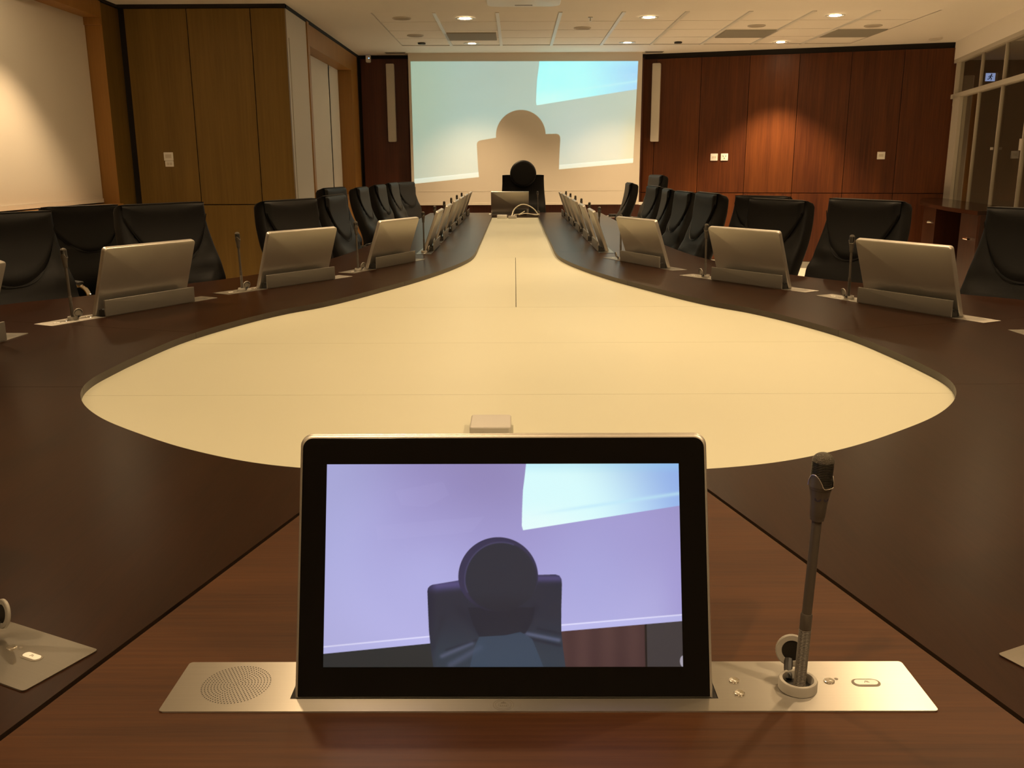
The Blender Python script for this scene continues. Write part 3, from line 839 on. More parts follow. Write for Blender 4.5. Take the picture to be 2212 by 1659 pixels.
# trapezoid at the camera seat
A = np.concatenate([cut(inn, g * .3, si[0] - g, 14)[::-1] * [-1, 1], cut(inn, 0, si[0] - g, 14)[1:]])
B = np.concatenate([cut(out, g * .3, so[0] - g, 14)[::-1] * [-1, 1], cut(out, 0, so[0] - g, 14)[1:]])
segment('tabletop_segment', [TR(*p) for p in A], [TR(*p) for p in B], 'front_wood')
for s in (-1, 1):
    for k in range(len(seams) - 1):
        e0 = g if k == 0 else .0008
        a = cut(inn, si[k] + e0 * .8, si[k + 1] - .0008, 48); b = cut(out, so[k] + e0, so[k + 1] - .0008, 48)
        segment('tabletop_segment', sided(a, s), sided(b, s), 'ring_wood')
# far cross piece behind the cream strip
a = [TR(x, 9.682) for x in (-.24, -.12, 0, .12, .24)]; b = [TR(x, 10.35) for x in (-.944, -.4, 0, .4, .944)]
segment('tabletop_segment', a, b, 'ring_wood')
# cream centre in panels with hairline seams
ys = [1.452, 2.075, 2.72, 3.44, 5.38, 7.0, 9.68]
def half_at(y):
    i = np.argmax(inn[:, 0] > 1.0)
    msk = inn[:, 1] >= 2.0
    if y >= 2.0: return float(np.interp(y, inn[msk][:, 1], inn[msk][:, 0]))
    k = inn[:, 1] < 2.2
    return float(np.interp(y, inn[k][:, 1], inn[k][:, 0]))
for k in range(len(ys) - 1):
    y0, y1 = ys[k] + .0006, ys[k + 1] - .0006
    yy = y0 + (y1 - y0) * (np.linspace(0, 1, 60) ** (2.2 if k == 0 else 1))
    xh = [half_at(y) + .012 for y in yy]
    if k == 3:
        MB().strip([TR(-x, y) for x, y in zip(xh, yy)], [TR(-.0012, y) for y in yy], TC - .02, TC).build('inlay_panel', 'cream', table, smooth=0)
        MB().strip([TR(.0012, y) for y in yy], [TR(x, y) for x, y in zip(xh, yy)], TC - .02, TC).build('inlay_panel', 'cream', table, smooth=0)
    else:
        MB().strip([TR(-x, y) for x, y in zip(xh, yy)], [TR(x, y) for x, y in zip(xh, yy)], TC - .02, TC).build('inlay_panel', 'cream', table, smooth=0)
# dark carcass under the tops and the pedestals it stands on
m = MB()
oo = np.concatenate([out * [.92, 1], (out * [-.92, 1])[::-1]])
oo[:, 1] = 2.0 + (oo[:, 1] - 2.0) * .96
m.prism([TR(*p) for p in oo[:-1]], T - .075, T - .046)
m.build('carcass', 'black_gap', table, smooth=0)
for (x0, x1, y0, y1) in ((-1.2, -.9, 1.4, 2.9), (.9, 1.2, 1.4, 2.9), (-.42, -.30, 4.6, 7.2), (.30, .42, 4.6, 7.2), (-.42, -.30, 7.6, 9.9), (.30, .42, 7.6, 9.9), (-.5, .5, .75, .9)):
    MB().box(x0, x1, y0, y1, 0, T - .075).build('pedestal', 'edge_wood', table)

# ================================================================== TABLE STATIONS
TILT = math.radians(19.56)
PW, PD = .735, .088
MX, MY, MW, MH = -.0417, -.023, .404, .257
GROUP_M = 'pop-up monitors round the table'
def monitor_parts(root, mirror=1, live=False, flat_back=False, plate_x=(-PW / 2, PW / 2)):
    s = mirror
    # mounting plate with the slot the screen rises from
    x0, x1 = plate_x
    sl0, sl1 = sorted((s * (MX - MW / 2 - .004), s * (MX + MW / 2 + .0045)))
    y0, y1, ys0, ys1 = -PD / 2, PD / 2, -.0235, .0375
    z = .0012
    m = MB()
    r = .004
    def rect(a, b, c, d): m.box(a, b, c, d, -.0005, z)
    rect(x0 + r, x1 - r, y0, ys0); rect(x0 + r, sl0, ys0, ys1); rect(sl1, x1 - r, ys0, ys1); rect(x0 + r, x1 - r, ys1, y1)
    rect(x0, x0 + r, y0 + r, y1 - r); rect(x1 - r, x1, y0 + r, y1 - r)
    for cx, cy, a0 in ((x1 - r, y1 - r, 0), (x0 + r, y1 - r, 90), (x0 + r, y0 + r, 180), (x1 - r, y0 + r, 270)):
        pts = [(cx, cy)] + [(cx + r * math.cos(math.radians(a0 + 90 * k / 5)), cy + r * math.sin(math.radians(a0 + 90 * k / 5))) for k in range(6)]
        m.prism(pts, -.0005, z)
    m.build('mounting_plate', 'steel', root, smooth=0)
    m = MB(); m.box(sl0, sl1, ys0, ys1, -.0004, .0003)
    m.build('slot', 'black_gap', root, smooth=0)
    # the tilted panel: local x right, y up the panel, z towards the user
    P = Matrix.Translation((s * MX, MY, 0)) @ Matrix(((1, 0, 0, 0), (0, math.sin(TILT), -math.cos(TILT), 0), (0, math.cos(TILT), math.sin(TILT), 0), (0, 0, 0, 1)))
    th = .019 if not flat_back else .012
    m = MB(); m.X = P @ Matrix.Translation((0, MH / 2, -th))
    m.slab(MW, MH, th, .0125 if not flat_back else .003, .0045 if not flat_back else .001, bottom_r=.001)
    hs = m.build('housing', 'steel_back' if flat_back else 'monitor_silver', root)
    m = MB(); m.X = P @ Matrix.Translation((0, MH / 2 - .0012, -.0018))
    m.slab(MW - .0062, MH - .0075, .0026, .0100, .0008, bottom_r=.001)
    bz = m.build('bezel', 'bezel', hs)
    sx0, sx1, sy0, sy1 = -MW / 2 + .0276, MW / 2 - .0288, .0308, .2262
    if live:
        c = [tuple(P @ Vector(q)) for q in ((sx0, sy1, .0013), (sx1, sy1, .0013), (sx1, sy0, .0013), (sx0, sy0, .0013))]
        picture_mesh('display', c, 640, 366, 'picture_monitor', False, hs)
    else:
        m = MB(); m.X = P; m.box(sx0, sx1, sy0, sy1, .0009, .0012); m.build('display', 'screen_off', hs, smooth=0)
    if not flat_back:
        # upright lid flap behind the screen, hinged at both ends
        xa, xb = sorted((s * (MX - MW / 2 - .003), s * (MX + MW / 2 - .003)))
        m = MB(); m.X = Matrix.Translation(((xa + xb) / 2, .0475, .030)) @ Matrix.Rotation(math.pi / 2, 4, 'X')
        m.slab(xb - xa, .056, .007, .002, .0012); m.build('flap', 'flap_silver', root)
        for xh in (xa + .010, xb - .010):
            m = MB(); m.box(xh - .006, xh + .006, .008, .042, .001, .022); m.tube([(xh - .007, .022, .020), (xh + .007, .022, .020)], .006, 10)
            m.build('hinge', 'black_plastic', root)
        # speaker dots
        m = MB(); cx = s * -.307
        for k in range(1, 12):
            n = 6 * k
            for q in range(n):
                a = 2 * math.pi * q / n
                m.disc((cx + .0030 * k * math.cos(a), .002 + .0030 * k * math.sin(a), z + .00015), .00078, 6)
        m.disc((cx, .002, z + .00015), .00082, 6)
        m.build('speaker_grille', 'black_plastic', root, smooth=0)
        # engraved crest: oval rings, crown and a line of marks
        m = MB(); c = (-.0417, -.0338, z + .00015)
        m.ring(c, .0094, .0100, 36, .95); m.ring(c, .0074, .0079, 36, .95)
        for k in range(3): m.disc((c[0] + (k - 1) * .0016, c[1] + .0032, c[2]), .0011, 8)
        m.disc((c[0], c[1] + .0046, c[2]), .0009, 8)
        m.ring((c[0], c[1] - .0005, c[2]), .0046, .0050, 24, .55)
        for k in range(4): m.box(c[0] - .0032 + k * .0018, c[0] - .0021 + k * .0018, c[1] - .0022, c[1] - .0004, c[2] - .0001, c[2])
        m.build('emblem', 'etched', root, smooth=0)
        for bx, by in ((.187, .0075), (.187, -.0150), (.281, .0060)):
            m = MB(); m.lathe([(.0052, z - .0004), (.0052, z + .0012), (.0045, z + .0016), (.001, z + .0011)], 20, (s * bx, by, 0))
            m.build('button', 'mic_bright', root)
        m = MB(); m.disc((s * .2895, .0105, z + .0002), .0020, 12); m.build('indicator', 'etched', root)
        m = MB(); m.X = Matrix.Translation((s * .3165, .0035, z - .0004)); m.slab(.028, .0135, .0008, .0066, .0001); m.build('key_surround', 'etched', root)
        m = MB(); m.X = Matrix.Translation((s * .3165, .0035, z)); m.slab(.0235, .0090, .0012, .0044, .0005); kx = m.build('microphone_key', 'white_plastic', root)
        m = MB(); m.X = Matrix.Translation((s * .3165, .0035, z + .0013)); m.tube([(-.002, -.0016, 0), (-.0005, .0016, 0), (.001, -.0012, 0)], .0003, 4); m.tube([(.001, .0014, 0), (.0026, -.0014, 0)], .0003, 4)
        m.build('mark', 'etched', kx)
    return root
def mic_parts(root, s=1, simple=False):
    """gooseneck microphone, root at its socket centre"""
    m = MB(); n = 28
    rings = []
    for rr, zz in ((.0150, 0.0), (.0185, .0005), (.0185, .0095), (.0178, .0105), (.0150, .0105), (.0145, .0095), (.0140, .002)):
        rings.append([(rr * math.cos(2 * math.pi * k / n), rr * .98 * math.sin(2 * math.pi * k / n), zz) for k in range(n)])
    m.loops(rings, False, True); sr = m.build('socket_ring', 'collar_grey', root)
    m = MB(); m.lathe([(.0138, .0022), (.001, .0024)], 20); m.build('socket_well', 'black_plastic', sr)
    # corrugated flexible neck
    pts, rad = [], []
    N = 40
    for k in range(N * 2 + 1):
        t = k / (N * 2)
        pts.append((.0015 + .0015 * t, .0, .002 + .062 * t)); rad.append(.0054 + (.0005 if k % 2 else -.0003))
    m = MB(); m.tube(pts, rad, 12); m.build('flexible_neck', 'mic_grey', root, smooth=60)
    m = MB(); m.tube([(.003, 0, .062), (.003, 0, .064), (.0033, 0, .079), (.0034, 0, .0805)], [.0052, .0056, .0056, .0050], 14); m.build('ferrule', 'mic_grey', root)
    m = MB(); m.tube([(.0034, 0, .079), (.0062, 0, .180)], .0047, 12); m.build('stem', 'mic_grey', root)
    # holder: bright lower lip, sleeve, cup with two prongs
    H = Matrix.Translation((.0062, 0, .176)) @ Matrix.Rotation(math.radians(1.6), 4, 'Y')
    m = MB(); m.X = H
    m.lathe([(.0045, -.001), (.0064, 0), (.0066, .003), (.0070, .004), (.0076, .014), (.0084, .022), (.0098, .030), (.0108, .034)], 24)
    for a in (35, 215):
        # prongs that rise on either side of the capsule
        def fn(u, v, a=a):
            ang = math.radians(a + (u - .5) * 100)
            h = .0335 + v * .0125 * (math.sin(math.pi * u) ** .8)
            r = .0108 + .0002 * v
            return (r * math.cos(ang), r * math.sin(ang), h)
        m.grid(fn, 14, 6)
    hd = m.build('holder', 'mic_grey', root)
    m = MB(); m.X = H
    ringp = []
    for k in range(48):
        ang = 2 * math.pi * k / 48
        d = math.degrees(ang)
        h = .0335
        for a in (35, 215):
            q = ((d - a + 180) % 360) - 180
            if abs(q) < 50: h = .0335 + .0125 * (math.sin(math.pi * (q / 100 + .5)) ** .8)
        ringp.append((.0111 * math.cos(ang), .0111 * math.sin(ang), h))
    m.tube(ringp, .0005, 6, closed=True); m.build('rim', 'mic_bright', hd)
    m = MB(); m.X = H
    for a in (-118, -62):
        X0 = m.X.copy(); m.X = X0 @ Matrix.Rotation(math.radians(a), 4, 'Z') @ Matrix.Translation((.0083, 0, .0225)) @ Matrix.Rotation(math.pi / 2, 4, 'Y')
        m.disc((0, 0, 0), .0024, 12, .0030); m.X = X0
    m.build('mark', 'ink_blue', hd, smooth=0)
    # capsule: wire mesh bullet
    m = MB(); m.X = H
    prof = []
    R0 = .0100
    for k in range(17):
        zz = .030 + k * .0016
        prof.append((R0 - .00035, zz)); prof.append((R0, zz + .0004)); prof.append((R0 - .00035, zz + .0011))
    m.lathe(prof, 28); m.build('capsule', 'mesh_black', root, smooth=0)
    m = MB(); m.X = H
    prof = [(R0 - .0006, .0565)] + [(R0 * math.cos(a), .0572 + .0085 * math.sin(a)) for a in np.linspace(0, 1.5, 9)]
    m.lathe(prof, 28)
    cp = m.build('capsule_dome', 'mesh_dome', root)
    # hinged cap: grey disc on a bent arm standing open behind the stem
    C = Matrix.Translation((.0020 * s, .031, .024)) @ Matrix.Rotation(math.radians(-12 * s), 4, 'Z') @ Matrix.Rotation(math.radians(78), 4, 'X')
    m = MB(); m.X = C; m.lathe([(.0150, .0), (.0162, .001), (.0162, .0035), (.0152, .0042), (.0105, .0042), (.0100, .0030), (.001, .0030)], 28)
    ld = m.build('lid', 'lid_grey', root)
    m = MB(); m.X = C; m.lathe([(.0102, .0032), (.001, .0034)], 24); m.build('lid_lining', 'mesh_black', ld)
    m = MB(); m.tube([(-.0020 * s, .027, .016), (-.0040 * s, .020, .010), (-.0060 * s, .011, .003)], [.0042, .0042, .0036], 8); m.build('lid_arm', 'black_plastic', ld)
    return root

def frame_rot(n): return math.atan2(-n[0], n[1])
def nrm(a): 
    a = math.radians(a); return (math.cos(a), -math.sin(a))     # left-side inward normal for a tangent turned a degrees
STN = []   # centre, inward normal, labels
def both(cx, cy, a, key): 
    n = nrm(a)
    STN.append((-cx, cy, n, 'L', key)); STN.append((cx, cy, (-n[0], n[1]), 'R', key))
STN.append((.0277, .807, (0, 1), 'front', 'front'))
STN.append((-.799, .997, (.435, .9), 'L', 'A')); STN.append((.85, .986, (-.435, .9), 'R', 'A'))
both(1.579, 2.43, 2, 'B'); both(1.385, 3.27, 27.0, 'C'); both(1.003, 3.998, 33.0, 'D')
STN.append((-.682, 4.765, nrm(22.5), 'L', 'E')); STN.append((.668, 4.825, (-nrm(22.5)[0], nrm(22.5)[1]), 'R', 'E'))
for k, yy in enumerate((5.75, 6.565, 7.42, 8.23, 9.02, 9.82)):
    STN.append((-.541, yy, (1, 0), 'L', 'FGHIJK'[k]))
for k, yy in enumerate((5.788, 6.59, 7.42, 8.18, 8.93, 9.72)):
    STN.append((.541, yy, (-1, 0), 'R', 'FGHIJK'[k]))
side = {'L': 'left', 'R': 'right'}
where = {'B': 'at the {s} picture edge, nearest on the table bulb', 'C': 'nearest one fully in view on the {s}',
         'D': 'second one fully in view on the {s} curve', 'E': 'third one in view on the {s}, where the table narrows',
         'F': 'first of the straight {s} row', 'G': 'second of the straight {s} row', 'H': 'third of the straight {s} row',
         'I': 'fourth of the straight {s} row', 'J': 'fifth of the straight {s} row', 'K': 'farthest of the straight {s} row'}
wmic = {'B': 'of the monitor cut by the {s} picture edge', 'C': 'of the nearest {s} monitor fully in view', 'D': 'of the second {s} monitor fully in view',
        'E': 'of the third {s} monitor, where the table narrows', 'F': 'of the first monitor in the straight {s} row', 'G': 'of the second monitor in the straight {s} row',
        'H': 'of the third monitor in the straight {s} row', 'I': 'of the fourth monitor in the straight {s} row', 'J': 'of the fifth monitor in the straight {s} row',
        'K': 'of the farthest monitor in the straight {s} row'}
PZ = T + .0005
proto_m = proto_c = None
for cx, cy, n, sd, key in STN:
    rz = frame_rot(n)
    r = (n[1], -n[0])
    if key != 'front':
        cx, cy = TR(cx, cy)
    loc = (cx, cy, PZ)
    ml = (cx + r[0] * .246 - n[0] * .006, cy + r[1] * .246 - n[1] * .006, PZ + .0013)
    if key == 'front':
        t = thing('table_monitor', 'lit black-bezel monitor rising from a steel plate at the front seat', 'monitor', loc, rz, GROUP_M)
        monitor_parts(t, 1, live=True)
        t2 = thing('gooseneck_microphone', 'large upright gooseneck microphone right of the lit front monitor', 'microphone', ml, rz, 'gooseneck microphones round the table')
        mic_parts(t2)
        continue
    wh = where.get(key, '').format(s=side[sd])
    lab = 'silver pop-up monitor back, ' + wh
    lab2 = 'gooseneck microphone ' + wmic.get(key, '').format(s=side[sd])
    if key == 'A':
        lab = 'steel-plated pop-up monitor on the near %s curve, beside the front seat' % side[sd]
        lab2 = 'gooseneck microphone with round cap on the near %s plate by the picture edge' % side[sd]
    if proto_m is None:
        proto_m = thing('table_monitor', lab, 'monitor', loc, rz, GROUP_M); monitor_parts(proto_m); t = proto_m
        proto_c = thing('gooseneck_microphone', lab2, 'microphone', ml, rz, 'gooseneck microphones round the table'); mic_parts(proto_c, simple=True)
        continue
    t = copy_tree(proto_m); t.location = loc; t.rotation_euler = (0, 0, rz); t['label'] = lab
    t2 = copy_tree(proto_c); t2.location = ml; t2.rotation_euler = (0, 0, rz); t2['label'] = lab2
# far seat: flat steel back
t = thing('table_monitor', 'flat brushed steel monitor back at the far end before the big chair', 'monitor', (-.030, 9.995, PZ), math.pi, GROUP_M)
monitor_parts(t, -1, flat_back=True, plate_x=(-.262, .268))
t = thing('gooseneck_microphone', 'thin gooseneck microphone at the far end, right of the steel monitor back', 'microphone', (.233, 9.965, PZ + .0013), math.pi, 'gooseneck microphones round the table')
for ch in proto_c.children: copy_tree(ch, t)

# ================================================================== CHAIRS
def chair_profile(v, h=1.08):
    """centre line of the backrest front face: v 0 bottom .. 1 top -> (y, z)"""
    P = [(-.205, .47), (-.172, .58), (-.180, .68), (-.215, .78), (-.256, .88), (-.283, .98), (-.292, h)]
    f = v * (len(P) - 1); i = min(int(f), len(P) - 2); t = f - i
    p0, p1, p2, p3 = P[max(i - 1, 0)], P[i], P[i + 1], P[min(i + 2, len(P) - 1)]
    c = lambda a, b, c_, d: .5 * ((2 * b) + (-a + c_) * t + (2 * a - 5 * b + 4 * c_ - d) * t * t + (-a + 3 * b - 3 * c_ + d) * t ** 3)
    return c(p0[0], p1[0], p2[0], p3[0]), c(p0[1], p1[1], p2[1], p3[1])
def chair_frame(v, h):
    y, z = chair_profile(v, h); y2, z2 = chair_profile(min(v + .01, 1), h); y1, z1 = chair_profile(max(v - .01, 0), h)
    t = Vector((0, y2 - y1, z2 - z1)).normalized()
    n = Vector((0, t.z, -t.y))         # towards the sitter (+y)
    return Vector((0, y, z)), n
def half_w(v): return .27 + .018 * math.sin(math.pi * min(1, v * 1.1)) - .012 * v
def seam_v(u):                          # the smile-shaped seam under the head pad
    a = abs(u); return .52 + .40 * a ** 2.4
def fold(u, v, seed):
    """leather creases on the lower back"""
    s = 0
    for k, (f, ph, am) in enumerate(((17, .4, .0042), (29, 1.7, .0026), (43, 2.2, .0015))):
        s += 1.7 * am * math.sin(f * v + ph + seed + 2.6 * math.sin(3.1 * u + k + seed) + 1.5 * u)
    e = min(1, abs(u) * 1.3 + .35)
    return s * e * max(0, min(1, (.62 - v) / .12))
def make_chair(name, label, group, h=1.08, th=.108, wide=.97, seed=0.0, back_cut=True):
    root = thing(name, label, 'chair', (0, 0, 0), 0, group)
    NU, NV = 25, 33
    # backrest: closed loft of superellipse rings
    m = MB(); rings = []
    SEG = 40
    vs = list(np.linspace(0, 1, NV))
    for v in vs:
        c, n = chair_frame(v, h)
        w = half_w(v) * wide
        tt = th * (1 - .12 * v) * (1.0 if v < .93 else math.sqrt(max(.05, 1 - ((v - .93) / .072) ** 2 * .9)))
        ring = []
        for k in range(SEG):
            a = 2 * math.pi * k / SEG
            ca, sa = math.cos(a), math.sin(a)
            e = .32
            x = w * math.copysign(abs(ca) ** e, ca); d = math.copysign(abs(sa) ** (e * 1.6), sa)
            u = x / w
            off = tt / 2 * d - tt / 2
            if d > 0:
                off += d * fold(u, v, seed)
                g_ = abs(v - seam_v(u)); off -= d * .004 * math.exp(-(g_ / .014) ** 2)
                if v > seam_v(u): off -= d * .004
            ring.append(tuple(c + Vector((x, 0, 0)) + n * off))
        rings.append(ring)
    c, n = chair_frame(1, h)
    rings.append([tuple((Vector(p) - (c - n * th * .45)) * .82 + (c - n * th * .45) + Vector((0, 0, .004))) for p in rings[-1]])
    m.loops(rings)
    m.build('backrest', 'leather', root, smooth=60)
    # head pad, proud of the seam
    m = MB()
    def pad(u_, t_):
        u = -1 + 2 * u_
        v = seam_v(u * .97) + (0.985 - seam_v(u * .97)) * t_
        c, n = chair_frame(v, h)
        w = half_w(v) * wide * .965
        ed = min(1, (1 - abs(u)) / .10) ; et = min(1, t_ / .12); eb = min(1, (1 - t_) / .15)
        k = math.sin(ed * math.pi / 2) * math.sin(et * math.pi / 2) * (.35 + .65 * math.sin(eb * math.pi / 2))
        off = -.009 + .015 * k
        return tuple(c + Vector((u * w, 0, 0)) + n * off)
    m.grid(pad, 27, 16)
    m.build('headrest', 'leather', root, smooth=80)
    # thin raised piping along the seam
    m = MB(); pp = []
    for k in range(31):
        u = -1 + 2 * k / 30; v = seam_v(u * .97); c, n = chair_frame(v, h)
        pp.append(tuple(c + Vector((u * half_w(v) * wide * .95, 0, 0)) + n * .0005))
    m.tube(pp, .0022, 5); m.build('piping', 'leather', root)
    # seat cushion
    m = MB(); m.X = Matrix.Translation((0, .05, .395)); m.slab(.53 * wide, .54, .105, .09, .045)
    m.build('seat', 'leather', root)
    m = MB(); m.box(-.17, .17, -.14, .2, .375, .396); m.tube([(0, .02, .12), (0, .02, .38)], .028, 14); m.build('column', 'black_plastic', root)
    # chrome arms with pads
    for s in (-1, 1):
        x = s * .298 * wide
        pts = [(x * .93, -.20, .565), (x * .99, -.16, .61), (x, -.08, .632), (x, .08, .638), (x, .17, .626), (x, .215, .592), (x * .99, .215, .535), (x * .95, .17, .46), (x * .80, .12, .415), (x * .45, .08, .39)]
        P2 = catmull([(q[1], q[2]) for q in pts], 10); P3 = np.interp(np.linspace(0, 1, len(P2)), np.linspace(0, 1, len(pts)), [q[0] for q in pts])
        m = MB(); m.tube([(P3[i], P2[i][0], P2[i][1]) for i in range(0, len(P2), 2)], .0125, 10); m.build('armrest', 'chrome', root)
        m = MB(); m.X = Matrix.Translation((x, .035, .646)); m.slab(.052, .20, .014, .022, .005); m.build('arm_pad', 'black_plastic', root)
    # five-star base
    for k in range(5):
        a = 2 * math.pi * k / 5 + .3
        m = MB(); m.tube([(.03 * math.cos(a), .02 + .03 * math.sin(a), .115), (.30 * math.cos(a), .02 + .30 * math.sin(a), .075)], [.024, .014], 8)
        lg = m.build('leg', 'chrome', root)
        m = MB(); cx, cy = .305 * math.cos(a), .02 + .305 * math.sin(a)
        m.tube([(cx - .022 * math.sin(a), cy + .022 * math.cos(a), .03), (cx + .022 * math.sin(a), cy - .022 * math.cos(a), .03)], .030, 14)
        m.build('caster', 'black_plastic', lg)
    return root
GC = 'black leather chairs round the table'
def face(n): return math.atan2(-n[0], n[1])
# top centre of the backrest, facing, label, scale
CH = [((-2.05, 3.64), (.89, -.46), 'black leather high-back chair cut off by the left picture edge', 1),
      ((-2.62, 5.58), (.80, -.60), 'black leather chair with a chrome arm, second row, between the two nearest left chairs', .955),
      ((-1.747, 4.60), (.86, -.52), 'black leather chair behind the nearest fully visible left monitor', 1),
      ((-1.226, 5.062), (.93, -.37), 'black leather chair behind the second left monitor, before the oak wall corner', 1),
      ((-1.15, 5.90), (1, -.06), 'black leather chair seen side on, nearest one along the straight left side', 1),
      ((-1.42, 7.30), (.99, -.14), 'black leather chair on the left peeking over the nearest side-on chair', 1.015),
      ((-1.356, 8.20), (1, -.02), 'black leather chair in the left row in front of the far window jamb', 1),
      ((-1.32, 9.05), (1, -.04), 'black leather chair in the left row against the dark red wall', 1.005),
      ((-1.312, 9.95), (1, -.05), 'black leather chair on the left, last but one before the screen', 1.008),
      ((-1.275, 10.75), (.95, -.30), 'black leather chair last in the left row, nearest the left screen edge', 1),
      ((2.055, 3.625), (-.89, -.46), 'black leather high-back chair cut off by the right picture edge', 1),
      ((1.676, 4.50), (-.93, -.37), 'black leather chair behind the nearest fully visible right monitor', 1.007),
      ((1.42, 5.10), (-.93, -.37), 'black leather chair behind the second right monitor, hiding a rear chair', .99),
      ((1.892, 7.20), (-.70, -.72), 'black leather chair in the second row, mostly hidden behind the second right chair', .946),
      ((1.171, 5.75), (-1, -.05), 'black leather chair seen side on, nearest one along the straight right side', 1.008),
      ((1.177, 6.60), (-1, -.04), 'black leather chair seen side on, second along the straight right side', .995),
      ((1.19, 7.40), (-1, .06), 'black leather chair third along the right side, showing mostly its dark flank', .995),
      ((1.196, 8.195), (-1, -.05), 'black leather chair on the right in front of a taller chair', 1),
      ((1.181, 9.835), (-1, .02), 'black leather chair last in the right row, against the screen corner', 1),
      ((1.574, 10.60), (-1, -.12), 'taller black leather chair standing behind the right row by the red wall', 1.066)]
proto = make_chair('office_chair', CH[0][2], GC, seed=.3)
proto2 = make_chair('office_chair', CH[2][2], GC, seed=2.1)
for i, (p, n, lab, sc) in enumerate(CH):
    l = math.hypot(*n); n = (n[0] / l, n[1] / l)
    c = proto if i == 0 else proto2 if i == 2 else copy_tree(proto if i % 2 else proto2)
    c.location = (p[0] + n[0] * .30 * sc, p[1] + n[1] * .30 * sc, 0); c.rotation_euler = (0, 0, face(n)); c.scale = (sc, sc, sc)
    c['label'] = lab
# the big chair at the far end with a round head cushion
bc = make_chair('executive_chair', 'big black chair with a round head cushion before the screen', None, h=1.155, th=.12, wide=.93, seed=1.2)
for k in list(bc.children):
    if k.name.startswith(('headrest', 'piping')): bpy.data.objects.remove(k)
bc.location = (.076, 10.76 - .30, 0); bc.rotation_euler = (0, 0, math.pi)
m = MB()
Rz = Matrix.Translation((0, -.275, 1.165)) @ Matrix.Rotation(math.radians(-84), 4, 'X')
m.X = Rz; prof = [(.001, .0)] + [(.150 - .03 * (1 - math.sin(a)), .03 * (1 - math.cos(a))) for a in np.linspace(0, math.pi / 2, 7)] + [(.150 - .03 * (1 - math.cos(a)), .085 - .03 * (1 - math.sin(a))) for a in np.linspace(0, math.pi / 2, 7)] + [(.06, .090), (.001, .091)]
m.lathe(prof, 40); m.build('round_cushion', 'leather', bc, smooth=60)

# ================================================================== LOOSE THINGS
d = thing('grey_box', 'small grey plastic box standing on the cream centre behind the lit monitor', 'box', (-.0535, 1.772, TC))
m = MB()
def gb(u, v): return None
rr = [[(x, y, z) for x, y in ((-.041, -.035), (.041, -.035), (.041, .035), (-.041, .035))] for z in (0, .001)]
m.X = Matrix.Rotation(0, 4, 'Z')
m.slab(.082, .095, .022, .006, .004); m.build('case', 'grey_box', d)
m = MB(); m.box(-.030, .030, -.0482, -.0465, .006, .009); m.build('slot', 'slot_dark', d)

# far-end cable, adapter and black box
d = thing('power_strip', 'pale power strip with a dark plug on the cream near the far monitor', 'power strip', (-.105, 9.55, TC))
m = MB(); m.X = Matrix.Translation((-.045, 0, .001)) @ Matrix.Rotation(math.radians(-8), 4, 'Z'); m.slab(.10, .055, .035, .006, .003); m.build('body', 'white_plastic', d)
m = MB(); m.X = Matrix.Translation((.062, -.02, .001)) @ Matrix.Rotation(math.radians(-5), 4, 'Z'); m.slab(.085, .05, .028, .005, .003); m.build('plug', 'grey_box', d)
m = MB(); m.box(.02, .034, -.04, .01, .0, .03); m.box(.09, .10, -.035, .02, .0, .022); m.build('connector', 'black_plastic', d)
def cable(pts, r, label, name='cable'):
    P = np.array(pts)
    q = catmull(P, 10) if P.shape[1] == 2 else None
    A = catmull(P[:, :2], 10); Bz = catmull(np.stack([P[:, 2], P[:, 0]], 1), 10)[:, 0]
    m = MB(); m.tube([(A[i][0], A[i][1], Bz[i]) for i in range(len(A))], r, 8)
    return tag(m.build(name, 'cable'), label, 'cable', 'cables at the far monitor')
cable([(-.05, 9.62, TC + .008), (-.045, 9.70, T + .012), (-.02, 9.78, T + .065), (.05, 9.80, T + .108), (.12, 9.80, T + .10), (.19, 9.80, T + .055), (.225, 9.79, T + .010), (.235, 9.70, TC + .03)], .0062, 'beige cable arching up in front of the far steel monitor')
cable([(-.04, 9.60, TC + .01), (-.02, 9.70, T + .008), (.03, 9.76, T + .012), (.085, 9.80, T + .04)], .0052, 'short beige cable end pointing up under the arching cable')
cable([(.02, 9.72, T + .006), (.09, 9.76, T + .018), (.15, 9.74, T + .012), (.20, 9.72, T + .005), (.24, 9.74, T + .005)], .0062, 'beige cable lying flat under the arching cable')
d = thing('adapter_box', 'small black box with a silver edge below the far monitor', 'adapter', (.044, 9.855, T))
m = MB(); m.X = Matrix.Translation((0, 0, .0)); m.slab(.125, .055, .064, .004, .003); m.build('case', 'black_plastic', d)
m = MB(); m.box(.064, .084, -.026, .026, 0, .06); m.build('side_plate', 'flap_silver', d)

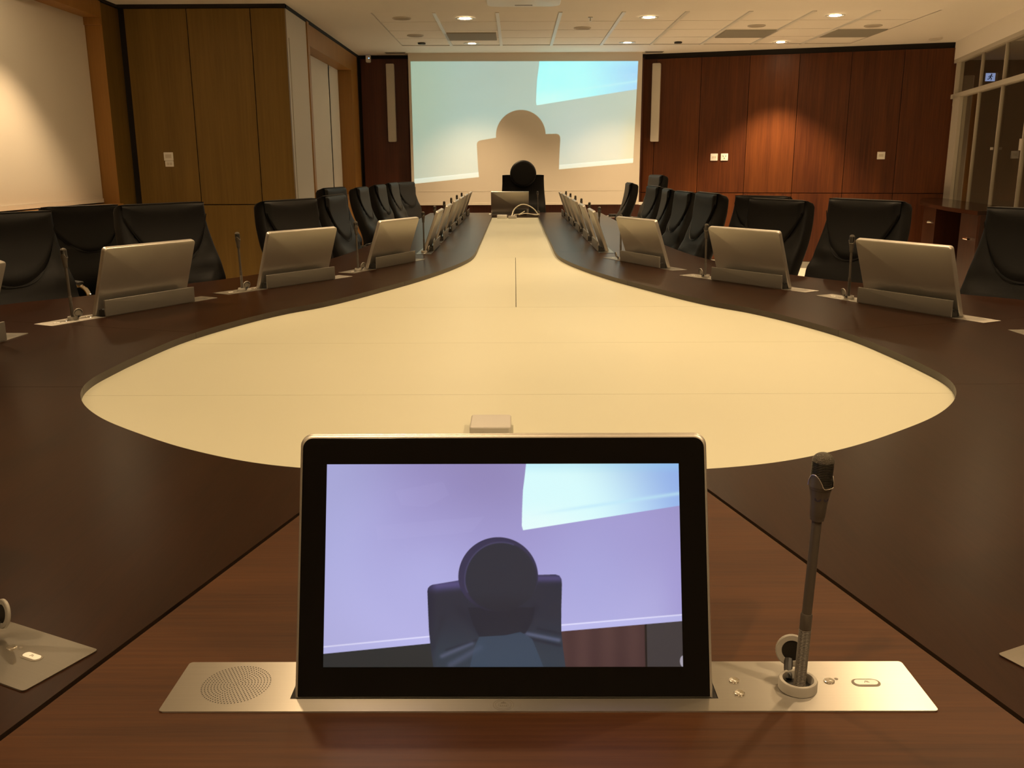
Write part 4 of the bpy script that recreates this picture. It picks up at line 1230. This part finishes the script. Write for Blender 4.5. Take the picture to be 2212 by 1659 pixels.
# ================================================================== SIDEBOARD along the glass
sb = thing('sideboard', 'low dark-topped sideboard with wood doors along the glass partition', 'sideboard', (0, 0, 0))
front = catmull([(4.80, 11.02), (4.42, 10.2), (4.11, 9.22), (3.95, 8.45), (3.87, 7.80)], 10)
back = np.array([(5.0, 10.93)] + [(4.54 + .2103 * (y - 8.69), y) for y in np.linspace(10.6, 7.72, len(front) - 1)]) - [.02, 0]
def offs(P, d):
    q = np.gradient(P, axis=0); q /= np.linalg.norm(q, axis=1)[:, None]
    return P + np.stack([-q[:, 1], q[:, 0]], 1) * d
inset = offs(front, .05)
if inset[5][0] < front[5][0]: inset = offs(front, -.05)
inset[0] = front[0] + [.04, -.03]
MB().strip(front, back, .835, .87).build('top', 'sideboard_top', sb)
def arc_at(px_y): return int(np.argmin(np.abs(front[:, 1] - px_y)))
i0, i1, i2, i3 = 0, arc_at(9.22), arc_at(8.33), len(front) - 1
def body(a, b, name, mat, z0=.0, z1=.834, dep=1.0, shift=0.0):
    A_ = inset[a:b + 1]; B_ = back[a:b + 1] - [.01, 0]
    A2 = A_ + (B_ - A_) * shift
    return MB().strip(A2, B_, z0, z1).build(name, mat, sb, smooth=30)
body(i0, i1, 'door', 'sideboard_wood'); body(i1, i2, 'open_bay', 'black_gap', shift=.55); body(i2, i3, 'door', 'sideboard_wood')
m = MB(); a = inset[-1]; b = back[-1]
m.strip([a + [-.045, -.005], b + [-.01, -.005]], [a + [-.045, -.05], b + [-.01, -.05]], 0, .834); m.build('end_panel', 'sideboard_top', sb)
for j, z in ((arc_at(9.55), .68), (arc_at(8.08), .62)):
    p = inset[j]; q = front[min(j + 1, len(front) - 1)] - front[j - 1]; q /= np.linalg.norm(q)
    nn = np.array([q[1], -q[0]]); nn = nn if nn[0] < 0 else -nn
    m = MB()
    a_, b_ = p + nn * .03 - q * .05, p + nn * .03 + q * .05
    m.tube([(p[0] - q[0] * .05, p[1] - q[1] * .05, z), (a_[0], a_[1], z), (b_[0], b_[1], z), (p[0] + q[0] * .05, p[1] + q[1] * .05, z)], .009, 8)
    m.build('handle', 'chrome', sb)
